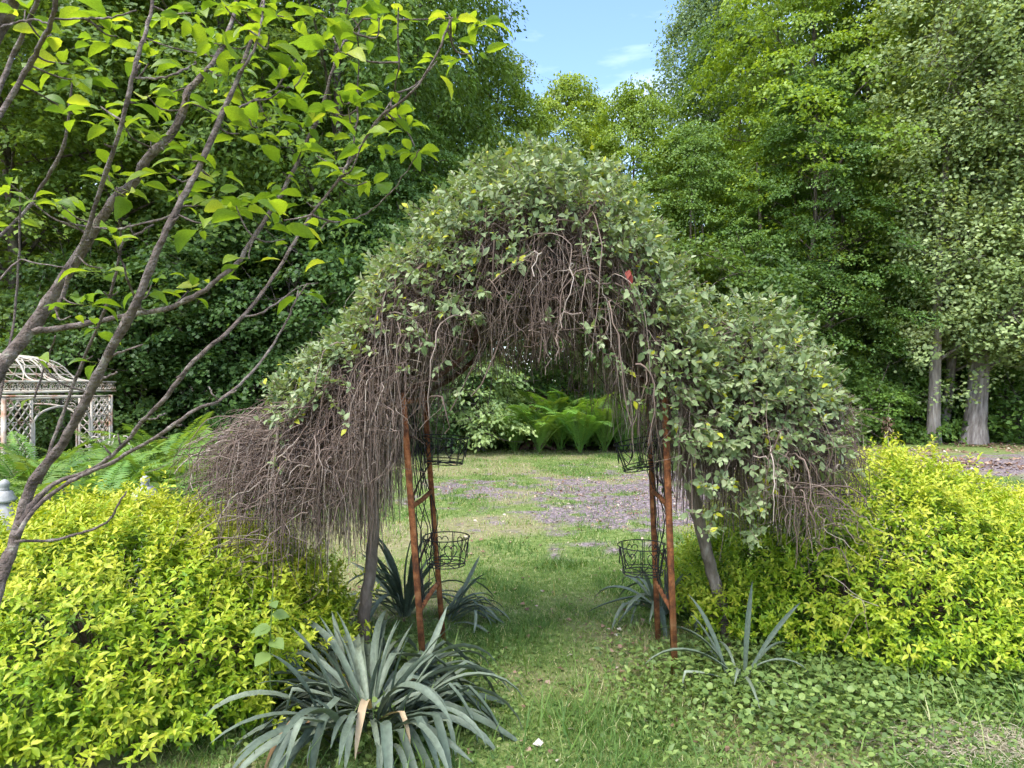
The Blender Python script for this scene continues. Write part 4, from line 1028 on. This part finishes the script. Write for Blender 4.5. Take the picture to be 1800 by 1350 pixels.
lathe(g, pr, (cx_, cy_, GE + .24 + .40)); part('roof_finial', g, M['white_iron'], gz, True)

# white fence posts with ball finials
def fence_post(px, pytop, d, label, wd=.11):
    p_ = P(px, pytop, d); r = thing('fence_post', label, 'fence post', (p_[0], d, 0), 0, 'white posts in the fern bed'); zt = p_[2]
    g = Geo(); box(g, (p_[0], d, -.05), (p_[0], d, zt - .17), wd, wd); part('shaft', g, M['white_paint'], r)
    g = Geo(); z0 = zt - .17; V = []
    for hw, z_ in ((wd * .68, 0), (wd * .68, .02), (wd * .42, .075), (wd * .36, .085)):
        V += [[p_[0] + sx * hw, d + sy * hw, z0 + z_] for sx, sy in ((-1, -1), (1, -1), (1, 1), (-1, 1))]
    F = [[0, 3, 2, 1], [12, 13, 14, 15]] + [[4 * i + j, 4 * i + (j + 1) % 4, 4 * i + 4 + (j + 1) % 4, 4 * i + 4 + j] for i in range(3) for j in range(4)]
    g.add(V, [F]); capo = part('cap', g, M['white_paint'], r)
    g = Geo(); lathe(g, [(.028, 0), (.034, .010), (.028, .02), (.030, .028), (.036, .045), (.034, .062), (.022, .078), (.008, .086), (0, .088)], (p_[0], d, z0 + .0852)); subpart('finial', g, M['white_paint'], capo, r, True)


fence_post(255, 836, 5.35, 'white post with ball finial rising behind the left golden shrub')
fence_post(8, 843, 5.2, 'white post with ball finial at the left edge beside the ferns', .09)
fence_post(178, 783, 8.9, 'white post with ball finial at the foot of the gazebo', .13)

# white scrolled iron plant stand
st_ = thing('scroll_stand', 'white scrolled iron candle stand beside the gazebo', 'stand', tuple(P(193, 900, 9.3) * A([1, 1, 0])))
sx_, sy_ = P(193, 0, 9.3)[0], 9.3
g = Geo(); tubes(g, A([[sx_, sy_, -.03], [sx_, sy_, .5], [sx_, sy_, 1.02]]), [.012, .012, .010], 7); part('pole', g, M['white_iron'], st_, True)
for a_ in range(4):
    dd = A([math.cos(a_ * 1.571 + .2), math.sin(a_ * 1.571 + .2), 0]); g = Geo(); c0 = A([sx_, sy_, .82])
    pth = smooth_path([c0 + dd * .01, c0 + dd * .05 - UZ * .06, c0 + dd * .12 - UZ * .02, c0 + dd * .16 + UZ * .06, c0 + dd * .22 + UZ * .06, c0 + dd * .22 + UZ * .01, c0 + dd * .19 + UZ * .02], 20); tubes(g, pth, np.full(20, .008), 5); part('scroll_arm', g, M['white_iron'], st_, True)
hk = thing('garden_hook', 'white curved iron hook bending over the ferns', 'garden hook', (P(232, 0, 9.0)[0], 9.0, 0)); hx = hk.location[0]
g = Geo(); tubes(g, smooth_path([[hx, 9, -.03], [hx, 9, .6], [hx - .02, 9, .78], [hx - .10, 9, .85], [hx - .2, 9, .8], [hx - .24, 9, .70]], 24), np.full(24, .012), 6); part('rod', g, M['white_iron'], hk, True)
g = Geo(); tubes(g, spiral((hx - .2, 9, .70), .04, 1.2, 0, (1, 0, 0), (0, 0, 1)), np.full(16, .008), 5); part('curl', g, M['white_iron'], hk, True)

# maroon pot behind the ferns
mp_ = P(388, 760, 10.6); po = thing('plant_pot', 'dark maroon pot tilted behind the ferns left of the willow twigs', 'pot', (mp_[0], 10.6, .45)); po.rotation_euler = (0, .5, 0)
g = Geo(); lathe(g, [(0, 0), (.12, 0), (.17, .34), (.155, .34), (.11, .03), (0, .03)], (0, 0, 0), 20); link('body', g.mesh('body', M['maroon'], smooth=True), po)
g = Geo(); lathe(g, [(.171, .30), (.188, .305), (.188, .345), (.171, .35)], (0, 0, 0), 20); link('rim', g.mesh('rim', M['maroon'], smooth=True), po)
pd = thing('wooden_block', 'low wooden block under the maroon pot', 'block', (mp_[0], 10.6, 0)); g = Geo(); box(g, (mp_[0], 10.6, 0), (mp_[0], 10.6, .44), .34, .34); part('block_body', g, M['stump'], pd)

# pale rock, stump, withered stalk
def blob(c0, sx, sy, sz, seed, k=10):
    r = np.random.default_rng(seed); u = np.linspace(0, math.pi, k); t = np.linspace(0, 2 * math.pi, 2 * k, endpoint=False); U, Tt = np.meshgrid(u, t, indexing='ij')
    n_ = 1 + .45 * (fbm(np.cos(Tt) * 1.5 + 4 + seed, np.sin(Tt) * 1.5 + U * 1.3 + seed, 3) - .5)
    V = np.stack([c0[0] + sx * np.sin(U) * np.cos(Tt) * n_, c0[1] + sy * np.sin(U) * np.sin(Tt) * n_, c0[2] + sz * np.cos(U) * n_], -1).reshape(-1, 3)
    i = np.arange(k * 2 * k).reshape(k, 2 * k); j = np.roll(i, -1, 1); return Geo().add(V, [np.stack([i[:-1], i[1:], j[1:], j[:-1]], -1).reshape(-1, 4)])


rp = P(1448, 0, 15.6); g = blob((rp[0], 15.6, .09), .32, .2, .14, 3)
tag(link('rock', g.mesh('rock', M['rock'], (rp[0], 15.6, 0), True), loc=(rp[0], 15.6, 0)), 'pale flat rock beyond the right willow, left of the poplars', 'rock')
sp = P(945, 0, 17.1); stp = thing('tree_stump', 'rotten reddish stump rising behind the far ferns', 'stump', (sp[0], 17.1, 0))
g = Geo(); k_ = 16; t = np.arange(k_) / k_ * 2 * math.pi; zs = np.linspace(-.05, 1.15, 9); V = []
for z_ in zs: rr = (.22 + .2 * math.exp(-z_ * 3)) * (1 + .25 * np.sin(3 * t + 1) * .6 + .12 * np.sin(7 * t)); V += [[sp[0] + r_ * math.cos(a_), 17.1 + r_ * math.sin(a_), z_ + (.18 * math.sin(2 * a_) if z_ > 1.05 else 0)] for r_, a_ in zip(rr, t)]
i = np.arange(9 * k_).reshape(9, k_); j = np.roll(i, -1, 1); g.add(V, [np.stack([i[:-1], j[:-1], j[1:], i[1:]], -1).reshape(-1, 4), i[-1:][:, :]]); part('bole', g, M['stump'], stp, True)
for a_ in (.5, 2.2, 4.0, 5.3):
    g = Geo(); d_ = A([math.cos(a_), math.sin(a_), 0]); c0 = A([sp[0], 17.1, .12]); tubes(g, smooth_path([c0 + d_ * .25, c0 + d_ * .5 - UZ * .06, c0 + d_ * .8 - UZ * .16], 7), np.linspace(.10, .03, 7), 7); part('root', g, M['stump'], stp, True)
wp = P(1562, 0, 17.6); wst = thing('withered_stalk', 'pale withered stalk standing left of the poplar trunks', 'dead plant', (wp[0], 17.6, 0))
g = Geo(); tubes(g, smooth_path([[wp[0], 17.6, -.02], [wp[0] - .03, 17.6, .5], [wp[0] + .02, 17.6, 1.1]], 8), np.linspace(.014, .006, 8), 5); part('stem', g, M['straw'], wst)
g = Geo(); n = 70; b = A([wp[0], 17.6, 0]) + np.stack([rng.normal(0, .07, n), rng.normal(0, .07, n), rng.uniform(.25, .75, n)], -1); scatter(g, LEAF5, b, rng.normal(0, .5, (n, 3)) - UZ, rand_dirs(n), .035, .11, rng.random(n)); part('dead_leaves', g, M['litter'], wst, kind='stuff')

# tall grass clump at the right edge
tg = thing('grass_clump', 'tall arching grass clump at the right edge before the golden shrub', 'grass clump', (2.78, 3.62, 0))
for i in range(16):
    V, F = strap(1.0, .020, (rng.uniform(60, 84), rng.uniform(-30, 40)), .6, 0, rng.normal(0, .4), 90 + i, 10); s_ = rng.uniform(.35, .85)
    o = link('blade', mesh_arrays('blade', V * A([1, 1, 1]), [F], np.full(len(V), rng.uniform(.1, .55)), M['grass'], True), tg); o.scale = (s_, s_, s_); o.rotation_euler = (rng.normal(0, .1), 0, rng.uniform(0, 6.28)); o.location = (rng.normal(0, .05), rng.normal(0, .05), -.01)
# nettle growing out of the left shrub
nb = P(478, 1230, 3.1); nt_ = thing('nettle', 'broad-leaved grey green nettle growing through the left golden shrub', 'nettle', (nb[0], 3.12, 0))
tp = P(480, 1035, 3.12); g = Geo(); stem = smooth_path([[nb[0], 3.12, 0], [nb[0] - .01, 3.10, .35], tp], 12); tubes(g, stem, np.linspace(.005, .002, 12), 5); part('stem', g, M['ivy'], nt_, True)
for i, (f, a_, s_) in enumerate([(11, 1.5, .05), (10, -1.0, .06), (10, 2.2, .07), (9, .2, .08), (8, -2.2, .085), (8, 3.3, .095), (7, -.6, .095), (6, -1.9, .10)]):
    g = Geo(); d_ = A([[math.cos(a_), math.sin(a_), -.15]]); scatter(g, LANCE, stem[f:f + 1], d_, A([[0, -.4, 1.]]) + rng.normal(0, .25, (1, 3)), s_ * .38, s_, .35 + .04 * i); part('leaf', g, M['ivy'], nt_)

rng = np.random.default_rng(108); random.seed(11)
# ------------------------------------------------------------------ orchard tree in the foreground, its trunk just left of the picture
ot = thing('fruit_tree', 'young fruit tree at the left whose branches cross the foreground, sparse yellow green leaves', 'tree', (-1.95, 1.72, 0))
g = Geo(); tubes(g, smooth_path([[-1.95, 1.72, -.05, .085], [-1.93, 1.73, .3, .07], [-1.88, 1.74, .62, .066], [-1.80, 1.76, .85, .06]], 14)[:, :3], np.linspace(.085, .056, 14), 12); part('trunk', g, M['cbark'], ot, True)
FORK = A([-1.80, 1.76, .85])
BR = [  # (depth, [(px, py, diameter px), ...])
    (1.92, [('F', 0, 52), (-120, 830, 50), (-40, 700, 46), (0, 645, 43), (50, 585, 38), (95, 515, 34), (150, 430, 30), (200, 352, 26), (233, 323, 24), (264, 272, 23), (296, 241, 22), (323, 194, 20), (330, 160, 18), (362, 125, 15), (385, 93, 13), (410, 30, 11), (425, -40, 9)]),
    (1.72, [('F', 0, 46), (-70, 1190, 40), (-15, 1070, 36), (8, 1000, 32), (28, 940, 31), (45, 885, 31), (60, 845, 30), (110, 778, 26), (150, 705, 25), (180, 642, 24), (222, 565, 23), (242, 528, 22), (270, 455, 19), (300, 390, 18), (330, 332, 17), (360, 272, 16), (395, 192, 15), (420, 132, 13), (445, 62, 11), (470, -30, 9)]),
    (1.70, [(34, 925, 20), (55, 890, 17), (85, 858, 15), (113, 842, 13), (150, 830, 12), (187, 808, 12), (220, 778, 11), (253, 738, 11), (287, 705, 10), (333, 642, 10), (383, 598, 9), (427, 557, 9), (470, 503, 8.5), (509, 441, 8), (550, 374, 7.5), (602, 307, 7), (668, 207, 6.5), (720, 167, 6), (768, 96, 5), (792, 33, 4)]),
    (1.66, [(28, 945, 15), (60, 895, 13), (100, 862, 11), (140, 838, 9.5), (187, 818, 9), (233, 792, 8.5), (283, 762, 8), (340, 722, 7.5), (383, 705, 7), (423, 675, 6.5), (467, 625, 6), (500, 572, 5), (517, 535, 4.5), (540, 498, 3.5)]),
    (1.86, [(58, 583, 20), (110, 576, 17), (170, 565, 16), (238, 552, 15), (300, 540, 14), (350, 515, 13), (389, 486, 12.5), (420, 459, 12), (447, 416, 11), (482, 362, 10), (505, 323, 9), (533, 264, 8.5), (564, 194, 8), (588, 110, 7), (597, 78, 6.5), (611, 10, 5), (618, -40, 4)]),
    (1.62, [(98, 545, 14), (110, 520, 13), (128, 467, 13), (152, 408, 12.5), (171, 350, 12), (190, 292, 11.5), (210, 233, 11), (229, 156, 10), (245, 89, 9), (264, 31, 8), (272, -40, 7)]),
    (1.55, [(-120, 420, 22), (-60, 300, 19), (0, 202, 17), (47, 122, 15), (70, 78, 14), (91, 34, 12), (106, -30, 11)]),
    (2.1, [(-160, 330, 56), (-60, 150, 48), (0, 45, 42), (40, -40, 36)]),
    (2.05, [(-60, 320, 17), (-10, 180, 15), (20, 105, 14), (45, 50, 12), (75, -30, 10)]),
    (1.9, [(70, 850, 9), (95, 770, 8), (122, 697, 8), (145, 635, 7.5), (168, 583, 7), (192, 526, 6.5), (207, 467, 6), (215, 428, 5.5), (240, 412, 4.5), (270, 394, 3.5)]),
    (1.9, [(215, 430, 4.5), (208, 380, 4), (205, 330, 3)]),
    (1.68, [(26, 952, 8), (84, 950, 7), (136, 939, 6.5), (169, 928, 6), (190, 916, 5), (204, 893, 4.5), (222, 864, 3.5)]),
    (2.2, [(-30, 440, 9), (10, 405, 8), (45, 370, 7.5), (78, 320, 7), (112, 255, 6.5), (122, 190, 5.5), (128, 130, 4)]),
    (2.2, [(-10, 760, 6), (10, 640, 6), (25, 560, 5.5), (33, 460, 5), (35, 380, 4), (36, 330, 3)]),
    (1.75, [(160, 398, 6), (200, 402, 5.5), (240, 396, 5), (296, 381, 5), (320, 362, 4)]),
    (1.72, [(405, 198, 6), (430, 185, 5.5), (459, 171, 5), (490, 152, 3.5)]),
    (1.62, [(238, 137, 6), (262, 138, 5.5), (288, 136, 5), (318, 125, 4.5), (344, 112, 3.5)]),
    (1.86, [(595, 88, 5.5), (615, 62, 5), (638, 33, 3.5)]),
    (1.70, [(548, 378, 5), (585, 390, 4.5), (620, 385, 4), (655, 368, 3.5), (690, 335, 3.2), (725, 285, 2.8), (738, 262, 2.5)]),
    (1.70, [(668, 209, 4.5), (690, 170, 4), (702, 110, 3)]),
    (1.70, [(603, 306, 5), (618, 265, 4.5), (628, 200, 4), (630, 110, 3.5), (628, 60, 3)]),
    (1.70, [(430, 556, 5), (460, 550, 4.5), (490, 530, 4), (525, 505, 3), (560, 496, 2.6)]),
    (1.55, [(91, 34, 5), (130, 33, 5), (165, 32, 4.5), (200, 30, 4), (240, 18, 3)]),
    (1.55, [(0, 48, 5), (30, 40, 5), (60, 35, 4.5), (85, 42, 4)]),
    (1.72, [(240, 530, 7), (225, 495, 6), (219, 470, 4)]),
    (1.72, [(182, 640, 7), (205, 622, 6), (250, 606, 4)]),
    (1.72, [(160, 690, 7), (185, 664, 6), (206, 656, 4.5)]),
    (1.70, [(253, 738, 5), (275, 735, 4), (292, 726, 3)]),
    (1.62, [(150, 410, 5), (130, 395, 4.5), (112, 383, 4)]),
    (1.66, [(383, 703, 4), (372, 690, 3.5), (368, 680, 3)]),
    (2.0, [(-20, 515, 5), (30, 460, 4.5), (60, 462, 4), (112, 470, 3.5)]),
    (1.7, [(420, 130, 7), (440, 100, 6), (455, 60, 5), (462, 20, 4.5), (470, -30, 4)]),
    (1.85, [(447, 418, 5), (470, 425, 4), (500, 420, 3)]),
    (2.1, [(60, 700, 5), (80, 640, 4), (98, 590, 3)]),
]
BPTS = []
for d, pts in BR:
    pl = []
    for i, (a_, b_, w_) in enumerate(pts):
        if a_ == 'F': pl.append(np.append(FORK + rng.normal(0, .005, 3), w_ / FPX * d / 2)); continue
        p_ = P(a_, b_, d); f = i / max(1, len(pts) - 1); p_ = A([(a_ - 900) / FPX, 1, (675 - b_) / FPX]) * (d + .10 * math.sin(f * 3 + a_ * .01)) + A([0, 0, CH])
        pl.append(np.append(p_, w_ * (.62 if w_ > 10 else .74) / FPX * d / 2))
    n_ = max(10, len(pl) * 4); q = smooth_path(pl, n_); rad = np.abs(q[:, 3]) * (1 + .10 * rng.normal(0, 1, n_) * .6)
    kn = rng.random(n_) < .12; rad[kn] *= 1.25
    q[:, :3] += rng.normal(0, .0010, (n_, 3))
    BPTS.append(q[:, :3])
    g = Geo(); tubes(g, q[:, :3], rad, 9 if pts[0][2] > 8 else 6, cap=True)
    brp = part('branch', g, M['cbark'], ot, True)
    # short spurs and buds are part of the branch mesh's own wood: a few stubby side shoots
    if len(pts) > 8:
        sg = Geo()
        for j in range(rng.integers(4, 8)):
            i = rng.integers(3, n_ - 3)
            if q[i, 0] / q[i, 1] * FPX + 900 < 20: continue
            d_ = nrm(rng.normal(0, 1, 3) + A([.2, 0, .5])); l_ = rng.uniform(.012, .035)
            sg = Geo(); tubes(sg, np.stack([q[i, :3], q[i, :3] + d_ * l_ * .6, q[i, :3] + d_ * l_ + A([0, 0, .004])]), [rad[i] * .45 + .001, rad[i] * .3 + .001, .0015], 5, cap=True); subpart('spur', sg, M['cbark'], brp, ot, True)


def blade_mesh(seed):
    """one broad serrate leaf: petiole, pointed blade cupped along the midrib; y = 1 long"""
    r = np.random.default_rng(seed); k = 9; f = np.linspace(0, 1, k); cup, curl, tw = r.uniform(.10, .42), r.uniform(.15, .75), r.normal(0, .25)
    wd = .33 * np.interp(f, [0, .12, .32, .55, .78, .92, 1], [.05, .62, 1, .95, .60, .25, .0])
    y_ = f - curl * .12 * f ** 2; z_ = .10 * np.sin(f * 2.2) - curl * .45 * f ** 2.2
    V = []
    for c_, m_ in ((-1, 1), (-.5, .5), (0, 0), (.5, .5), (1, 1)):
        ser = 1 + (.06 * np.where(np.arange(k) % 2, 1, -1) if abs(c_) == 1 else 0)
        V.append(np.stack([c_ * wd * ser * math.cos(cup), y_ + r.normal(0, .006, k), z_ + np.abs(c_) * wd * cup + c_ * wd * tw * f + (r.normal(0, .012, k) if abs(c_) == 1 else 0)], -1))
    V = np.concatenate(V); i = np.arange(k - 1); F = np.concatenate([np.stack([i + a_ * k, i + 1 + a_ * k, i + 1 + (a_ + 1) * k, i + (a_ + 1) * k], -1) for a_ in range(4)])
    g = Geo(); g.add(V, [F[:, ::-1]], r.uniform(.15, 1)); tubes(g, A([[0, -.32, -.02], [0, -.15, .0], [0, .02, .0]]), [.012, .010, .008], 4, .8)
    return g.mesh('leaf', M['cherry'], smooth=True)


LEAFM = [blade_mesh(i) for i in range(16)]
CL = [(150, 145, 6), (55, 22, 4), (85, 60, 5), (190, 40, 6), (240, 62, 4), (205, 68, 4), (130, 205, 6), (170, 190, 5), (105, 365, 6), (55, 360, 3), (225, 330, 5), (190, 300, 3), (262, 240, 4), (300, 240, 4), (285, 300, 4), (340, 275, 5), (335, 30, 6), (390, 20, 7), (375, 75, 5), (345, 110, 5), (405, 130, 4), (440, 180, 5), (455, 235, 5), (500, 150, 6), (525, 95, 6), (545, 135, 4), (385, 345, 7), (425, 355, 5), (470, 350, 6), (500, 385, 5), (545, 345, 5), (575, 405, 4), (440, 450, 3), (555, 195, 5), (585, 200, 4), (620, 195, 4), (680, 205, 6), (715, 215, 5), (735, 260, 4), (610, 300, 6), (645, 320, 5), (535, 265, 5), (615, 20, 5), (660, 25, 6), (700, 15, 3), (790, 25, 6), (835, 35, 5), (770, 100, 6), (795, 75, 4), (828, 90, 3), (265, 505, 6), (330, 505, 5), (150, 545, 6), (125, 560, 2), (180, 470, 2), (205, 420, 3), (430, 20, 5), (470, 60, 5), (500, 30, 5), (560, 40, 5), (300, 20, 5), (250, 170, 4), (300, 165, 4), (220, 215, 3), (500, 300, 4), (560, 280, 3), (640, 250, 3), (700, 185, 4), (520, 505, 2), (170, 630, 2), (70, 640, 2), (480, 200, 5), (430, 110, 5), (580, 90, 5), (590, 150, 4), (420, 240, 4), (380, 200, 4), (10, 330, 3), (260, 110, 4), (120, 100, 5), (360, 390, 4), (310, 330, 4)]
nl = 0; extra = Geo(); rest_loc = []; BALL = np.concatenate(BPTS)
for rep in range(2):
    for (px, py, n) in CL:
        d = 1.58 + .34 * random.random()
        if rep: px += random.gauss(0, 30); py += random.gauss(0, 25); d += .12; n = (n + 1) // 2
        c0 = P(px + random.gauss(0, 5), py + random.gauss(0, 5), d)
        a0 = random.uniform(0, 6.28)
        j_ = int(np.argmin(np.linalg.norm(BALL - c0, axis=1))); b0_ = BALL[j_]
        if np.linalg.norm(b0_ - c0) > .16: c0 = b0_ + nrm(c0 - b0_) * .16 if rep else c0
        if n and not rep:
            tg_ = Geo(); mid = (b0_ + c0) / 2 + A([0, 0, -.012]) + rng.normal(0, .008, 3); tubes(tg_, smooth_path([b0_, mid, c0], 7), np.linspace(.0028, .0016, 7), 5); part('twig', tg_, M['cbark'], ot, True)
        for i in range(n):
            nl += 1; a_ = a0 + i * 2.2 + random.gauss(0, .35)
            l_ = random.uniform(.040, .088) * (1 if i else .8) * (.85 if rep else 1)
            d_ = nrm(A([math.cos(a_), math.sin(a_) * .9, random.uniform(-.55, .45)])); up = nrm(A([0, 0, 1.]) + rng.normal(0, .42, 3))
            x_, y_, z_ = frames(d_[None], up[None]); x_, y_, z_ = x_[0], y_[0], z_[0]; p_ = c0 + d_ * l_ * .34 + rng.normal(0, .008, 3) - A(ot.location)
            me = LEAFM[random.randrange(16)]; wf = random.uniform(.58, .88)
            rest_loc.append((l_, me, Matrix([[x_[r] * l_ * wf, y_[r] * l_, z_[r] * l_, p_[r]] for r in range(3)] + [[0, 0, 0, 1]])))
rest_loc.sort(key=lambda t_: -t_[0])
for l_, me, m4 in rest_loc[:296]:
    o = link('leaf', me, ot); o.matrix_basis = m4
for l_, me, m4 in rest_loc[296:]:
    n_ = len(me.vertices); V = np.empty(n_ * 3, np.float32); me.vertices.foreach_get('co', V); V = V.reshape(-1, 3)
    va = np.empty(n_, np.float32); me.attributes['v'].data.foreach_get('value', va); M4 = np.array(m4)
    extra.add(V @ M4[:3, :3].T + M4[:3, 3], [A([list(p_.vertices) for p_ in me.polygons])], va)
o = link('small_leaves', extra.mesh('small_leaves', M['cherry'], smooth=True), ot); o['kind'] = 'stuff'
